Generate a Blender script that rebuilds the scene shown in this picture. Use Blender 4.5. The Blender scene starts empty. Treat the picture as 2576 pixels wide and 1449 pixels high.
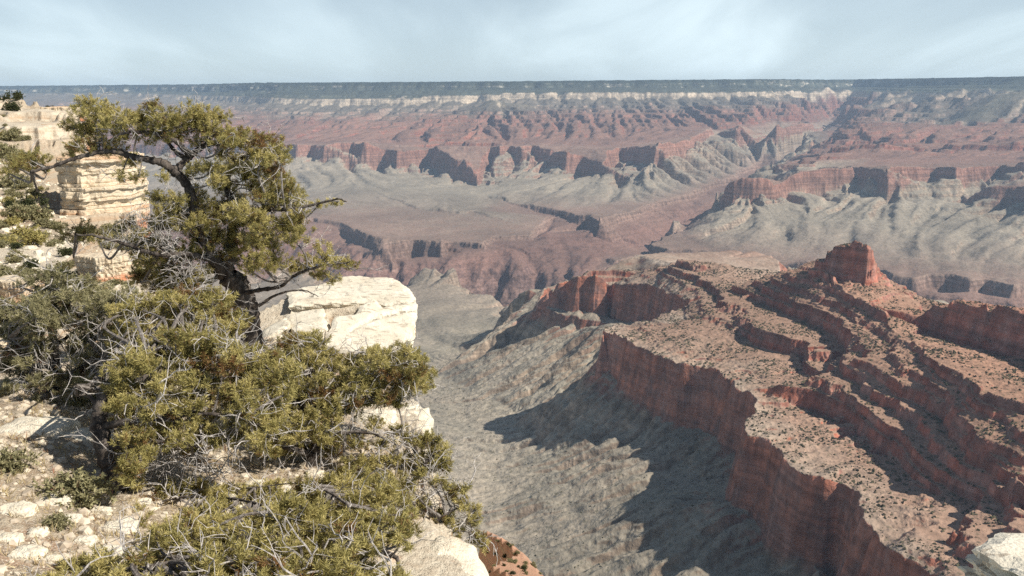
import bpy, math, random
import numpy as np
from mathutils import Vector
from mathutils.geometry import delaunay_2d_cdt

scene = bpy.context.scene
COL = scene.collection
rad = math.radians

# ------------------------------------------------------------------ camera
FPX, CX, CY, PITCH = 2231.0, 1288.0, 724.5, rad(12.0)
cam = bpy.data.cameras.new("camera")
cam.sensor_width = 36.0
cam.lens = 36.0 * FPX / 2576.0
cam.clip_start = 0.2
cam.clip_end = 90000.0
camo = bpy.data.objects.new("camera", cam)
COL.objects.link(camo)
camo.rotation_euler = (rad(90) - PITCH, 0, 0)
scene.camera = camo

# ------------------------------------------------------------------ light
SUN = Vector((0.70, -0.24, 0.67)).normalized()          # towards the sun
sun_el = math.asin(SUN.z)
sun_az = math.atan2(SUN.x, SUN.y)
sl = bpy.data.lights.new("sun", 'SUN')
sl.energy = 5.0
sl.angle = rad(0.53)
sl.color = (1.0, 0.93, 0.82)
so = bpy.data.objects.new("sun", sl)
COL.objects.link(so)
so.rotation_euler = (-SUN).to_track_quat('-Z', 'Y').to_euler()

world = bpy.data.worlds.new("World")
scene.world = world
world.use_nodes = True
wt = world.node_tree
wt.nodes.clear()
def WN(t): return wt.nodes.new(t)
wl = wt.links.new
wout = WN('ShaderNodeOutputWorld'); bg = WN('ShaderNodeBackground')
sky = WN('ShaderNodeTexSky')
sky.sky_type = 'NISHITA'; sky.sun_disc = False
sky.sun_elevation = sun_el; sky.sun_rotation = sun_az
sky.altitude = 2100; sky.air_density = 1.0; sky.dust_density = 1.6; sky.ozone_density = 1.0
# thin high cirrus, laid out by direction on a flat cloud layer
tc = WN('ShaderNodeTexCoord'); sep = WN('ShaderNodeSeparateXYZ'); wl(tc.outputs['Generated'], sep.inputs[0])
def WM(op, a, b=None, c=None):
    n = WN('ShaderNodeMath'); n.operation = op
    for k, v in enumerate((a, b, c)):
        if v is None: continue
        if isinstance(v, (int, float)): n.inputs[k].default_value = v
        else: wl(v, n.inputs[k])
    return n.outputs[0]
zz = WM('ADD', WM('MAXIMUM', sep.outputs[2], 0.0), 0.17)
px_ = WM('DIVIDE', sep.outputs[0], zz); py_ = WM('DIVIDE', sep.outputs[1], zz)
comb = WN('ShaderNodeCombineXYZ'); wl(px_, comb.inputs[0]); wl(py_, comb.inputs[1])
mp = WN('ShaderNodeMapping'); wl(comb.outputs[0], mp.inputs[0])
mp.inputs['Rotation'].default_value = (0, 0, rad(-32)); mp.inputs['Scale'].default_value = (1.5, 0.55, 1)
mp.inputs['Location'].default_value = (5.2, 1.4, 0)
n1 = WN('ShaderNodeTexNoise'); wl(mp.outputs[0], n1.inputs['Vector'])
n1.inputs['Scale'].default_value = 0.9; n1.inputs['Detail'].default_value = 6; n1.inputs['Roughness'].default_value = 0.48
n1.inputs['Distortion'].default_value = 0.5
mp2 = WN('ShaderNodeMapping'); wl(comb.outputs[0], mp2.inputs[0]); mp2.inputs['Scale'].default_value = (0.11, 0.11, 1)
mp2.inputs['Location'].default_value = (0.62, 0.1, 0)
n2 = WN('ShaderNodeTexNoise'); wl(mp2.outputs[0], n2.inputs['Vector']); n2.inputs['Scale'].default_value = 1.5; n2.inputs['Detail'].default_value = 3
cl = WM('MULTIPLY', WM('SMOOTHSTEP', n1.outputs['Fac'], 0.0, 1.0) if False else n1.outputs['Fac'], 1.0)
mr = WN('ShaderNodeMapRange'); mr.interpolation_type = 'SMOOTHSTEP'
wl(WM('ADD', n1.outputs['Fac'], WM('MULTIPLY', WM('SUBTRACT', n2.outputs['Fac'], 0.5), 0.9)), mr.inputs[0])
mr.inputs[1].default_value = 0.40; mr.inputs[2].default_value = 0.95; mr.inputs[3].default_value = 0.40; mr.inputs[4].default_value = 0.95
lowv = WN('ShaderNodeMapRange'); lowv.interpolation_type = 'SMOOTHSTEP'; wl(sep.outputs[2], lowv.inputs[0])
lowv.inputs[1].default_value = 0.04; lowv.inputs[2].default_value = 0.34; lowv.inputs[3].default_value = 1.0; lowv.inputs[4].default_value = 0.16
mix = WN('ShaderNodeMix'); mix.data_type = 'RGBA'
wl(WM('MULTIPLY', mr.outputs[0], lowv.outputs[0]), mix.inputs[0])
wl(sky.outputs[0], mix.inputs[6])
mix.inputs[7].default_value = (15.6, 18.2, 19.0, 1)
wl(mix.outputs[2], bg.inputs[0]); bg.inputs[1].default_value = 0.05
wl(bg.outputs[0], wout.inputs[0])

scene.view_settings.view_transform = 'Standard'
scene.view_settings.look = 'None'
scene.view_settings.gamma = 1.0
scene.view_settings.use_curve_mapping = False
scene.view_settings.exposure = 0.42
scene.render.engine = 'CYCLES'
cy = scene.cycles
cy.use_denoising = False; cy.use_adaptive_sampling = False
cy.max_bounces = 6; cy.diffuse_bounces = 3; cy.glossy_bounces = 2; cy.transmission_bounces = 2
cy.volume_bounces = 1; cy.transparent_max_bounces = 4

# ------------------------------------------------------------------ helpers
SP, CP = math.sin(PITCH), math.cos(PITCH)
def ray(px, py):
    u = (px - CX) / FPX; v = (py - CY) / FPX
    return (u, CP - v * SP, -SP - v * CP)
def P(px, py, Y=None, z=None):
    d = ray(px, py)
    t = (Y / d[1]) if Y is not None else (z / d[2])
    return (d[0] * t, d[1] * t, d[2] * t)

_perm = np.random.RandomState(7).permutation(256).astype(np.int32)
_perm = np.concatenate([_perm, _perm, _perm])
_ang = np.random.RandomState(3).rand(256).astype(np.float32) * 2 * np.pi
_gx, _gy = np.cos(_ang), np.sin(_ang)
def perlin(x, y, seed=0):
    x = np.asarray(x, np.float32); y = np.asarray(y, np.float32)
    xf = np.floor(x); yf = np.floor(y)
    xi = (xf.astype(np.int32) + seed * 37) & 255; yi = (yf.astype(np.int32) + seed * 91) & 255
    x = x - xf; y = y - yf
    u = x * x * x * (x * (x * 6 - 15) + 10); v = y * y * y * (y * (y * 6 - 15) + 10)
    a = _perm[xi] + yi; b = _perm[(xi + 1) & 255] + yi
    def g(h, dx, dy):
        h = _perm[h]
        return _gx[h] * dx + _gy[h] * dy
    n00 = g(a, x, y); n10 = g(b, x - 1, y); n01 = g(a + 1, x, y - 1); n11 = g(b + 1, x - 1, y - 1)
    return ((n00 * (1 - u) + n10 * u) * (1 - v) + (n01 * (1 - u) + n11 * u) * v) * 1.5
def fbm(x, y, o=4, seed=0, gain=0.5):
    r = 0; a = 1.0; s = 0.0
    for k in range(o):
        r = r + a * perlin(x * 2 ** k, y * 2 ** k, seed + k); s += a; a *= gain
    return r / s
def ridged(x, y, o=4, seed=0):
    r = 0; a = 1.0; s = 0.0
    for k in range(o):
        r = r + a * (1 - 2 * np.abs(perlin(x * 2 ** k, y * 2 ** k, seed + k))); s += a; a *= 0.5
    return r / s
def sstep(a, b, x):
    t = np.clip((x - a) / (b - a), 0, 1)
    return t * t * (3 - 2 * t)

class Tin:
    def __init__(self): self.v = []; self.e = []
    def line(self, pts):
        """pts: (x, y, z, s)"""
        i0 = len(self.v)
        self.v += [tuple(map(float, p)) for p in pts]
        self.e += [(i0 + k, i0 + k + 1) for k in range(len(pts) - 1)]
    def pix(self, s, pts):
        """pts: (px, py, Y)"""
        self.line([P(p[0], p[1], Y=p[2]) + (s,) for p in pts])
    def lev(self, s, pts):
        """pts: (px, py, z)"""
        self.line([P(p[0], p[1], z=p[2]) + (s,) for p in pts])
    def cliff(self, st, sb, pts, off):
        """pts: (px, ytop, ybase, Y): a cliff with its top edge and its foot"""
        top = [P(p[0], p[1], Y=p[3]) for p in pts]
        base = []
        n = len(top)
        for k, p in enumerate(pts):
            a = top[max(0, k - 1)]; b = top[min(n - 1, k + 1)]
            tx, ty = b[0] - a[0], b[1] - a[1]; L = math.hypot(tx, ty) or 1
            x = top[k][0] + ty / L * off; y = top[k][1] - tx / L * off
            d = ray(p[0], p[2])
            base.append((x, y, d[2] / d[1] * y))
        self.line([t + (st,) for t in top]); self.line([b + (sb,) for b in base])
    def build(self, sc=1.0):
        vs = [Vector((p[0] / sc, p[1] / sc)) for p in self.v]
        ov, oe, of, ovo, oeo, ofo = delaunay_2d_cdt(vs, self.e, [], 0, 1e-7)
        src = np.array(self.v)
        V = np.zeros((len(ov), 4))
        for k, p in enumerate(ov):
            V[k, 0] = p.x * sc; V[k, 1] = p.y * sc
            if ovo[k]: V[k, 2:] = src[ovo[k][0], 2:]
            else:
                d = np.hypot(src[:, 0] - V[k, 0], src[:, 1] - V[k, 1]); q = np.argsort(d)[:4]
                w = 1 / (d[q] + 1e-6); V[k, 2:] = (src[q, 2:] * w[:, None]).sum(0) / w.sum()
        self.V, self.F = V, [f for f in of if len(f) == 3]
    def raster(self, x0, y0, c, nx, ny):
        Z = np.full((ny, nx), np.nan, np.float32); S = np.zeros((ny, nx), np.float32)
        for f in self.F:
            a, b, d = (self.V[i] for i in f)
            det = (b[0]-a[0])*(d[1]-a[1]) - (d[0]-a[0])*(b[1]-a[1])
            if abs(det) < 1e-9: continue
            xs = (min(a[0], b[0], d[0]), max(a[0], b[0], d[0])); ys = (min(a[1], b[1], d[1]), max(a[1], b[1], d[1]))
            i0 = max(0, int(math.floor((xs[0]-x0)/c))); i1 = min(nx-1, int(math.ceil((xs[1]-x0)/c)))
            j0 = max(0, int(math.floor((ys[0]-y0)/c))); j1 = min(ny-1, int(math.ceil((ys[1]-y0)/c)))
            if i1 < i0 or j1 < j0: continue
            gx = x0 + c*np.arange(i0, i1+1)[None, :]; gy = y0 + c*np.arange(j0, j1+1)[:, None]
            l1 = ((gx-a[0])*(d[1]-a[1]) - (d[0]-a[0])*(gy-a[1])) / det
            l2 = ((b[0]-a[0])*(gy-a[1]) - (gx-a[0])*(b[1]-a[1])) / det
            m = (l1 >= -1e-6) & (l2 >= -1e-6) & (l1 + l2 <= 1 + 1e-6)
            l0 = 1 - l1 - l2
            zs = Z[j0:j1+1, i0:i1+1]; ss = S[j0:j1+1, i0:i1+1]
            zs[m] = (l0*a[2] + l1*b[2] + l2*d[2])[m]; ss[m] = (l0*a[3] + l1*b[3] + l2*d[3])[m]
        miss = np.isnan(Z)
        if miss.any(): Z[miss] = np.nanmin(Z)
        return Z, S

def blur(A, r, it=2):
    for _ in range(it):
        for ax in (0, 1):
            B = np.pad(A, [(r+1, r) if k == ax else (0, 0) for k in (0, 1)], mode='edge')
            C = np.cumsum(B, axis=ax, dtype=np.float64)
            if ax == 0: A = ((C[2*r+1:] - C[:-(2*r+1)]) / (2*r+1)).astype(np.float32)
            else: A = ((C[:, 2*r+1:] - C[:, :-(2*r+1)]) / (2*r+1)).astype(np.float32)
    return A

class Grid:
    def __init__(self, x0, y0, c, Z, S): self.x0, self.y0, self.c, self.Z, self.S = x0, y0, c, Z, S; self.ny, self.nx = Z.shape
    def coords(self):
        return np.meshgrid(self.x0 + self.c*np.arange(self.nx, dtype=np.float32), self.y0 + self.c*np.arange(self.ny, dtype=np.float32))
    def sample(self, A, x, y):
        fx = np.clip((x - self.x0) / self.c, 0, self.nx - 1.001); fy = np.clip((y - self.y0) / self.c, 0, self.ny - 1.001)
        i = fx.astype(np.int32); j = fy.astype(np.int32); fx = fx - i; fy = fy - j
        return (A[j, i]*(1-fx) + A[j, i+1]*fx)*(1-fy) + (A[j+1, i]*(1-fx) + A[j+1, i+1]*fx)*fy
    def flow_noise(self, N, r, steps):
        """smear the noise N down the fall line of the blurred relief: gullies and ribs"""
        Zb = blur(self.Z, r)
        gy, gx = np.gradient(Zb); L = np.hypot(gx, gy) + 1e-6
        dx, dy = (gx / L).astype(np.float32), (gy / L).astype(np.float32)
        jj, ii = np.meshgrid(np.arange(self.ny, dtype=np.float32), np.arange(self.nx, dtype=np.float32), indexing='ij')
        acc = N.copy()
        for sg in (1, -1):
            ci, cj = ii.copy(), jj.copy()
            for _ in range(steps):
                a = np.clip(ci.astype(np.int32), 0, self.nx-1); b = np.clip(cj.astype(np.int32), 0, self.ny-1)
                ci += sg*dx[b, a]*1.0; cj += sg*dy[b, a]*1.0
                a = np.clip((ci+.5).astype(np.int32), 0, self.nx-1); b = np.clip((cj+.5).astype(np.int32), 0, self.ny-1)
                acc += N[b, a]
        acc /= acc.std() + 1e-9
        return acc, L / self.c

def grid_mesh(name, X, Y, Z, attrs, mat, keep=None):
    ny, nx = X.shape
    me = bpy.data.meshes.new(name)
    co = np.stack([X, Y, Z], -1).reshape(-1, 3).astype(np.float32)
    idx = np.arange(ny*nx, dtype=np.int32).reshape(ny, nx)
    q = np.stack([idx[:-1, :-1], idx[:-1, 1:], idx[1:, 1:], idx[1:, :-1]], -1)
    if keep is not None: q = q[keep[:-1, :-1]]
    q = q.reshape(-1, 4)
    if keep is not None:
        used = np.zeros(len(co), bool); used[q.ravel()] = True
        mp_ = np.cumsum(used) - 1; co = co[used]; q = mp_[q].astype(np.int32)
    else: used = None
    me.vertices.add(len(co)); me.vertices.foreach_set('co', co.ravel())
    me.loops.add(q.size); me.loops.foreach_set('vertex_index', q.ravel())
    me.polygons.add(len(q)); me.polygons.foreach_set('loop_start', np.arange(0, q.size, 4, dtype=np.int32))
    me.polygons.foreach_set('use_smooth', np.ones(len(q), bool))
    me.update(calc_edges=True)
    for k, A in attrs.items():
        at = me.attributes.new(k, 'FLOAT', 'POINT'); A = A.reshape(-1).astype(np.float32)
        at.data.foreach_set('value', A if used is None else A[used])
    me.materials.append(mat)
    o = bpy.data.objects.new(name, me); COL.objects.link(o)
    return o

def tri_mesh(name, V, F, mats, mi=None, smooth=False, parent=None, attrs=None):
    me = bpy.data.meshes.new(name)
    V = np.asarray(V, np.float32); F = np.asarray(F, np.int32); k = F.shape[1]
    me.vertices.add(len(V)); me.vertices.foreach_set('co', V.ravel())
    me.loops.add(F.size); me.loops.foreach_set('vertex_index', F.ravel())
    me.polygons.add(len(F)); me.polygons.foreach_set('loop_start', np.arange(0, F.size, k, dtype=np.int32))
    me.polygons.foreach_set('use_smooth', np.full(len(F), smooth))
    me.update(calc_edges=True)
    for m in (mats if isinstance(mats, (list, tuple)) else [mats]): me.materials.append(m)
    if mi is not None: me.polygons.foreach_set('material_index', np.asarray(mi, np.int32))
    for n_, A in (attrs or {}).items():
        at = me.attributes.new(n_, 'FLOAT', 'POINT'); at.data.foreach_set('value', np.asarray(A, np.float32))
    o = bpy.data.objects.new(name, me); COL.objects.link(o)
    if parent is not None: o.parent = parent
    return o
def tag(o, label=None, cat=None, group=None, kind=None):
    if label: o['label'] = label
    if cat: o['category'] = cat
    if group: o['group'] = group
    if kind: o['kind'] = kind
    return o

# ------------------------------------------------------------------ materials
class Mat:
    def __init__(self, name, rough=0.9):
        self.m = bpy.data.materials.new(name); self.m.use_nodes = True
        self.t = self.m.node_tree; self.b = self.t.nodes['Principled BSDF']
        self.b.inputs['Roughness'].default_value = rough
        self.b.inputs['Specular IOR Level'].default_value = 0.12
    def n(self, t): return self.t.nodes.new(t)
    def set(self, i, v):
        if isinstance(v, (int, float)): i.default_value = v
        elif isinstance(v, tuple): i.default_value = v if len(v) == 4 or i.type == 'VECTOR' else v + (1,)
        else: self.t.links.new(v, i)
    def math(self, op, a, b=0.0, c=0.0):
        n = self.n('ShaderNodeMath'); n.operation = op
        for k, v in enumerate((a, b, c)): self.set(n.inputs[k], v)
        return n.outputs[0]
    def mix(self, f, a, b, mode='MIX'):
        n = self.n('ShaderNodeMix'); n.data_type = 'RGBA'; n.blend_type = mode
        self.set(n.inputs[0], f); self.set(n.inputs[6], a); self.set(n.inputs[7], b)
        return n.outputs[2]
    def noise(self, scale, detail=4, rough=0.55, vec=None, sc=None, dist=0.0):
        if vec is None:
            g = self.n('ShaderNodeNewGeometry'); vec = g.outputs['Position']
        if sc is not None:
            mp = self.n('ShaderNodeMapping'); self.set(mp.inputs[0], vec); mp.inputs['Scale'].default_value = sc; vec = mp.outputs[0]
        n = self.n('ShaderNodeTexNoise'); self.set(n.inputs['Vector'], vec)
        n.inputs['Scale'].default_value = scale; n.inputs['Detail'].default_value = detail; n.inputs['Roughness'].default_value = rough
        n.inputs['Distortion'].default_value = dist
        return n.outputs['Fac']
    def rng(self, v, a, b, c=0.0, d=1.0):
        n = self.n('ShaderNodeMapRange'); n.interpolation_type = 'SMOOTHSTEP'
        for k, q in enumerate((v, a, b, c, d)): self.set(n.inputs[k], q)
        return n.outputs[0]
    def attr(self, name):
        n = self.n('ShaderNodeAttribute'); n.attribute_name = name; return n
    def ramp(self, v, stops, interp='LINEAR'):
        n = self.n('ShaderNodeValToRGB'); self.set(n.inputs[0], v); r = n.color_ramp; r.interpolation = interp
        while len(r.elements) < len(stops): r.elements.new(0.5)
        for e, (p, c) in zip(r.elements, stops): e.position = p; e.color = c + (1,) if len(c) == 3 else c
        return n.outputs[0]
    def bump(self, h, strength=0.5, dist=1.0):
        n = self.n('ShaderNodeBump'); n.inputs['Strength'].default_value = strength; n.inputs['Distance'].default_value = dist
        self.set(n.inputs['Height'], h); self.set(self.b.inputs['Normal'], n.outputs[0])
    def color(self, c): self.set(self.b.inputs['Base Color'], c)
    def steep(self):
        g = self.n('ShaderNodeNewGeometry'); s = self.n('ShaderNodeSeparateXYZ'); self.set(s.inputs[0], g.outputs['Normal'])
        return s.outputs[2]

# canyon rock: colour follows the layer of rock (attribute strata 0..9)
mc = Mat('layered_canyon_rock', 0.95)
st = mc.attr('strata').outputs['Fac']
big = mc.noise(0.0016, 5); med = mc.noise(0.012, 4); fine = mc.noise(0.07, 4)
sj = mc.math('ADD', st, mc.math('MULTIPLY', mc.math('SUBTRACT', med, 0.5), 0.35))
s9 = mc.math('DIVIDE', sj, 9.0)
q = lambda s: s / 9.0
rock = mc.ramp(s9, [(q(0.0), (.115, .085, .078)), (q(0.9), (.165, .10, .085)), (q(1.15), (.19, .12, .095)), (q(1.9), (.22, .15, .12)),
                    (q(2.2), (.26, .20, .155)), (q(2.9), (.29, .225, .165)), (q(3.1), (.245, .14, .105)), (q(3.9), (.26, .135, .10)),
                    (q(4.2), (.24, .095, .064)), (q(5.3), (.22, .115, .088)), (q(5.8), (.28, .21, .165)), (q(6.05), (.44, .36, .27)),
                    (q(6.95), (.46, .38, .29)), (q(7.15), (.15, .15, .12)), (q(7.6), (.36, .33, .28)), (q(8.0), (.15, .15, .12))])
soil = mc.ramp(s9, [(q(0.0), (.14, .10, .085)), (q(0.9), (.20, .115, .092)), (q(1.6), (.21, .14, .112)), (q(2.0), (.225, .155, .122)), (q(2.2), (.235, .19, .15)),
                    (q(2.5), (.255, .22, .172)), (q(3.0), (.28, .24, .185)), (q(3.93), (.25, .17, .13)), (q(4.1), (.215, .125, .095)), (q(5.2), (.20, .115, .085)),
                    (q(5.7), (.15, .125, .10)), (q(6.4), (.15, .135, .105)), (q(7.0), (.075, .08, .06)), (q(7.6), (.05, .058, .044)), (q(8.0), (.03, .038, .028))])
nz = mc.steep()
# the near ridge carries tan rubble on its benches
near_ = mc.n('ShaderNodeSeparateXYZ'); mc.set(near_.inputs[0], mc.n('ShaderNodeNewGeometry').outputs['Position'])
nearf = mc.math('MULTIPLY', mc.rng(near_.outputs[1], 3900, 3300), mc.rng(s9, q(3.7), q(3.9)))
tan_ = mc.ramp(s9, [(q(3.9), (.38, .31, .245)), (q(4.12), (.31, .205, .15)), (q(4.8), (.30, .18, .125)), (q(5.4), (.28, .145, .10))])
soil = mc.mix(nearf, soil, tan_)
tonto = mc.math('MULTIPLY', mc.rng(near_.outputs[1], 4600, 3600), mc.math('MULTIPLY', mc.rng(s9, q(2.1), q(2.3)), mc.rng(s9, q(3.3), q(2.9))))
soil = mc.mix(tonto, soil, mc.mix(mc.rng(mc.noise(0.006, 4), .35, .65), (.325, .28, .22), (.27, .24, .19)))
blot = mc.noise(0.022, 5, .62)
nred = mc.mix(mc.rng(blot, .35, .68), mc.ramp(s9, [(q(3.0), (.36, .15, .095)), (q(4.0), (.37, .14, .085)), (q(4.3), (.30, .10, .065)), (q(5.4), (.32, .12, .08))]), (.27, .15, .12))
rock = mc.mix(mc.math('MULTIPLY', mc.rng(near_.outputs[1], 3900, 3300), mc.rng(s9, q(2.95), q(3.15))), rock, nred)
patch = mc.rng(mc.noise(1.0, 5, .62, mc.n('ShaderNodeNewGeometry').outputs['Position'], (.0035, .0035, .012)), .50, .60)
hi = mc.math('MULTIPLY', mc.rng(st, 7.0, 7.15), mc.rng(st, 7.97, 7.88))
rock = mc.mix(mc.math('MULTIPLY', hi, patch), rock, (.46, .42, .35))
rock = mc.mix(mc.math('MULTIPLY', hi, mc.math('SUBTRACT', 1.0, patch)), rock, (.10, .105, .08))
cl_ = mc.rng(mc.math('ADD', nz, mc.math('MULTIPLY', mc.math('SUBTRACT', fine, 0.5), 0.25)), 0.62, 0.86)
base = mc.mix(cl_, rock, soil)
# thin beds and weathering streaks
gpos = mc.n('ShaderNodeNewGeometry').outputs['Position']
bed = mc.noise(1.0, 3, 0.6, gpos, (0.0012, 0.0012, 0.075))
streak = mc.noise(1.0, 4, 0.6, gpos, (0.045, 0.045, 0.004))
v1 = mc.rng(bed, 0.3, 0.7, 0.72, 1.26); v2 = mc.rng(streak, 0.3, 0.7, 0.64, 1.24)
v3 = mc.rng(big, 0.3, 0.7, 0.86, 1.14); v4 = mc.rng(fine, 0.3, 0.7, 0.80, 1.18)
v1 = mc.math('ADD', 1.0, mc.math('MULTIPLY', mc.math('SUBTRACT', v1, 1.0), mc.math('SUBTRACT', 1.0, mc.math('MULTIPLY', cl_, .65))))
vv = mc.math('MULTIPLY', mc.math('MULTIPLY', v1, v3), v4)
vv = mc.math('MULTIPLY', vv, mc.math('ADD', mc.math('MULTIPLY', mc.math('SUBTRACT', v2, 1.0), mc.math('SUBTRACT', 1.0, cl_)), 1.0))
gr = mc.n('ShaderNodeCombineColor')
for k in range(3): mc.set(gr.inputs[k], vv)
base = mc.mix(1.0, base, gr.outputs[0], 'MULTIPLY')
bush = mc.noise(0.11, 2, .5); base = mc.mix(mc.math('MULTIPLY', mc.rng(bush, .60, .68), mc.math('MULTIPLY', cl_, .55)), base, (.10, .095, .06))
mc.color(base)
mc.bump(mc.math('ADD', mc.math('MULTIPLY', fine, 6.0), mc.math('MULTIPLY', mc.noise(0.25, 3), 2.0)), 0.55, 1.0)

# ------------------------------------------------------------------ canyon relief, traced as break lines of the rock layers
def M4(x, y): return (1341.6 + x*.6065, 570.2 + y*.6065)
def M5(x, y): return (603.7 + x*.3935, 167.7 + y*.3935)

# ---- far canyon
T = Tin()
rim = [(-600, 219, 20.5e3), (-150, 217, 21e3), (0, 216, 21e3), (300, 213.5, 20.6e3), (480, 212, 19.2e3), (620, 209, 17e3), (700, 208, 15.5e3), (1000, 206, 15e3), (1300, 204, 15e3),
       (1600, 201.5, 15e3), (1900, 199, 15e3), (2020, 200, 16.5e3), (2150, 200, 17.5e3), (2280, 198, 15e3), (2420, 195, 13.5e3), (2576, 192, 12.5e3), (2900, 188, 12e3)]
T.pix(8.0, rim)
T.line([(p[0]*1.6, p[1]+9000, p[2]-20, 8.0) for p in [P(*r[:2], Y=r[2]) for r in rim]])
T.pix(7.85, [(p[0], p[1]+5, p[2]-150) for p in rim])
T.pix(7.4, [(p[0], p[1]+17, p[2]-270) for p in rim])
T.cliff(7.0, 6.0, [(-600, 236, 246, 19.6e3), (0, 232, 240, 20e3), (300, 231, 239, 19.6e3), (480, 236, 250, 17.9e3), (620, 240, 258, 15.6e3), (700, 243, 262, 14.1e3), (850, 247, 268, 13.8e3),
                   (1000, 243, 264, 13.8e3), (1150, 238, 258, 13.8e3), (1300, 232, 251, 13.8e3), (1450, 231, 249, 13.8e3), (1600, 230, 248, 13.8e3),
                   (1750, 230, 247, 13.8e3), (1900, 229, 246, 14e3), (2020, 226, 246, 15.2e3), (2150, 228, 250, 16e3), (2280, 234, 252, 13.6e3), (2350, 230, 249, 12.8e3), (2576, 230, 250, 11.6e3), (2900, 228, 250, 11e3)], 90)
T.pix(5.6, [(-600, 275, 17e3), (0, 270, 17.2e3), (300, 268, 17e3), (480, 275, 15.5e3), (620, 285, 14e3), (700, 292, 13e3), (850, 296, 12.8e3), (1000, 290, 12.8e3), (1150, 285, 12.8e3), (1400, 278, 12.7e3),
            (1600, 272, 12.8e3), (1750, 272, 12.8e3), (1900, 275, 13e3), (2000, 280, 13.8e3)])
T.pix(4.8, [(-600, 330, 13e3), (0, 325, 13e3), (300, 325, 12.6e3), (620, 330, 11.8e3), (850, 332, 11.5e3), (1000, 330, 11.4e3), (1120, 332, 11.2e3), (1350, 322, 11.2e3),
            (1600, 318, 11.3e3), (1750, 310, 11.6e3), (1900, 296, 12.3e3)])
# temple spur
T.pix(6.6, [(1232, 252, 12.55e3), (1248, 252, 12.5e3)])
T.pix(6.0, [(1215, 268, 12.35e3), (1240, 276, 12.2e3), (1268, 269, 12.35e3)])
T.pix(5.2, [(1215, 292, 11.9e3), (1190, 312, 11.3e3), (1165, 338, 10.6e3)])
# Redwall of the north wall: (x, top, foot, distance) from a close look
rw = [(-1100, 492, 570, 11.5), (-300, 492, 570, 10.7), (240, 500, 575, 10.3), (300, 495, 590, 10.15), (370, 492, 575, 10.0), (380, 492, 572, 10.08), (450, 500, 570, 10.2), (545, 495, 592, 9.92), (555, 495, 600, 10.0),
      (620, 490, 590, 10.1), (710, 480, 585, 10.15), (785, 475, 560, 9.9), (795, 525, 630, 9.87), (940, 530, 640, 9.95), (1015, 545, 672, 9.7), (1040, 545, 650, 9.82),
      (1140, 535, 622, 10.0), (1235, 520, 638, 10.1), (1280, 508, 640, 9.9), (1335, 560, 690, 9.55), (1355, 590, 712, 9.25), (1420, 582, 716, 9.2), (1505, 690, 758, 9.0),
      (1518, 650, 700, 9.3), (1540, 590, 640, 9.6), (1600, 515, 590, 9.8), (1655, 510, 575, 9.65), (1700, 500, 562, 9.85), (1725, 505, 578, 9.85), (1785, 505, 580, 9.6), (1800, 500, 580, 9.68),
      (1860, 500, 570, 9.82), (1900, 505, 590, 9.7), (1940, 555, 620, 9.5), (2000, 540, 640, 9.45), (2100, 545, 680, 9.1), (2180, 570, 670, 9.2), (2310, 620, 702, 8.8),
      (2325, 600, 695, 8.85), (2335, 535, 632, 9.3), (2440, 520, 620, 9.5), (2520, 512, 610, 9.4), (2545, 505, 600, 9.35)]
rw = [M5(a, b) + (167.7 + c*.3935, d*1000) for a, b, c, d in rw]
rw += [(1657, 364, 398, 8.95e3), (1665, 358, 392, 9.05e3), (1735, 352, 384, 9.6e3), (1745, 345, 372, 10.0e3), (1790, 320, 345, 11.2e3), (1850, 314, 350, 10.7e3), (1862, 312, 346, 10.85e3),
       (1955, 310, 346, 10.5e3), (1968, 318, 342, 10.8e3), (2010, 305, 330, 11.6e3), (2045, 310, 328, 12.8e3)]
T.cliff(4.0, 3.05, rw, 46)
# slopes below
T.pix(2.5, [(-600, 440, 9e3), (0, 440, 9e3), (400, 445, 8.9e3), (620, 452, 8.8e3), (760, 470, 8.6e3), (900, 468, 8.6e3), (1040, 475, 8.5e3), (1200, 488, 8.2e3), (1340, 472, 8.4e3), (1500, 486, 8.05e3),
            (1640, 470, 8.3e3), (1740, 442, 8.9e3), (1820, 415, 9.7e3), (1900, 385, 10.6e3), (1980, 355, 11.8e3)])
# Tapeats rim north of the gorge
tp = [(-600, 555, 575, 6.7), (0, 555, 575, 6.7), (500, 560, 578, 6.6), (700, 552, 568, 6.6), (795, 547, 556, 6.75), (855, 558, 570, 6.6), (880, 574, 604, 6.3), (905, 583, 612, 6.12), (966, 612, 648, 5.72), (975, 603, 650, 5.8),
      (1040, 604, 650, 5.95), (1111, 606, 645, 5.83), (1117, 600, 630, 6.0), (1140, 608, 620, 6.05), (1217, 612, 628, 5.9), (1225, 600, 614, 6.2), (1245, 594, 608, 6.3), (1335, 590, 604, 6.35),
      (1345, 575, 592, 6.7), (1380, 545, 562, 7.2), (1412, 529, 546, 7.4), (1450, 540, 556, 7.0), (1480, 537, 576, 6.95), (1511, 541, 577, 6.6), (1520, 546, 580, 6.8), (1560, 538, 560, 7.1),
      (1640, 512, 530, 7.6), (1720, 490, 506, 8.1), (1790, 462, 476, 8.7), (1850, 438, 450, 9.3), (1900, 410, 420, 10.2), (1960, 378, 386, 11.3), (2010, 345, 352, 12.5)]
T.cliff(2.0, 1.3, [(a, b, c, d*1000) for a, b, c, d in tp], 30)
# ledges on the Tonto
T.cliff(2.25, 2.1, [(1056, 520, 526, 7.35e3), (1100, 524, 532, 7.25e3), (1160, 528, 538, 7.15e3), (1200, 528, 535, 7.2e3), (1236, 540, 545, 7.05e3)], 30)
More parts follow.
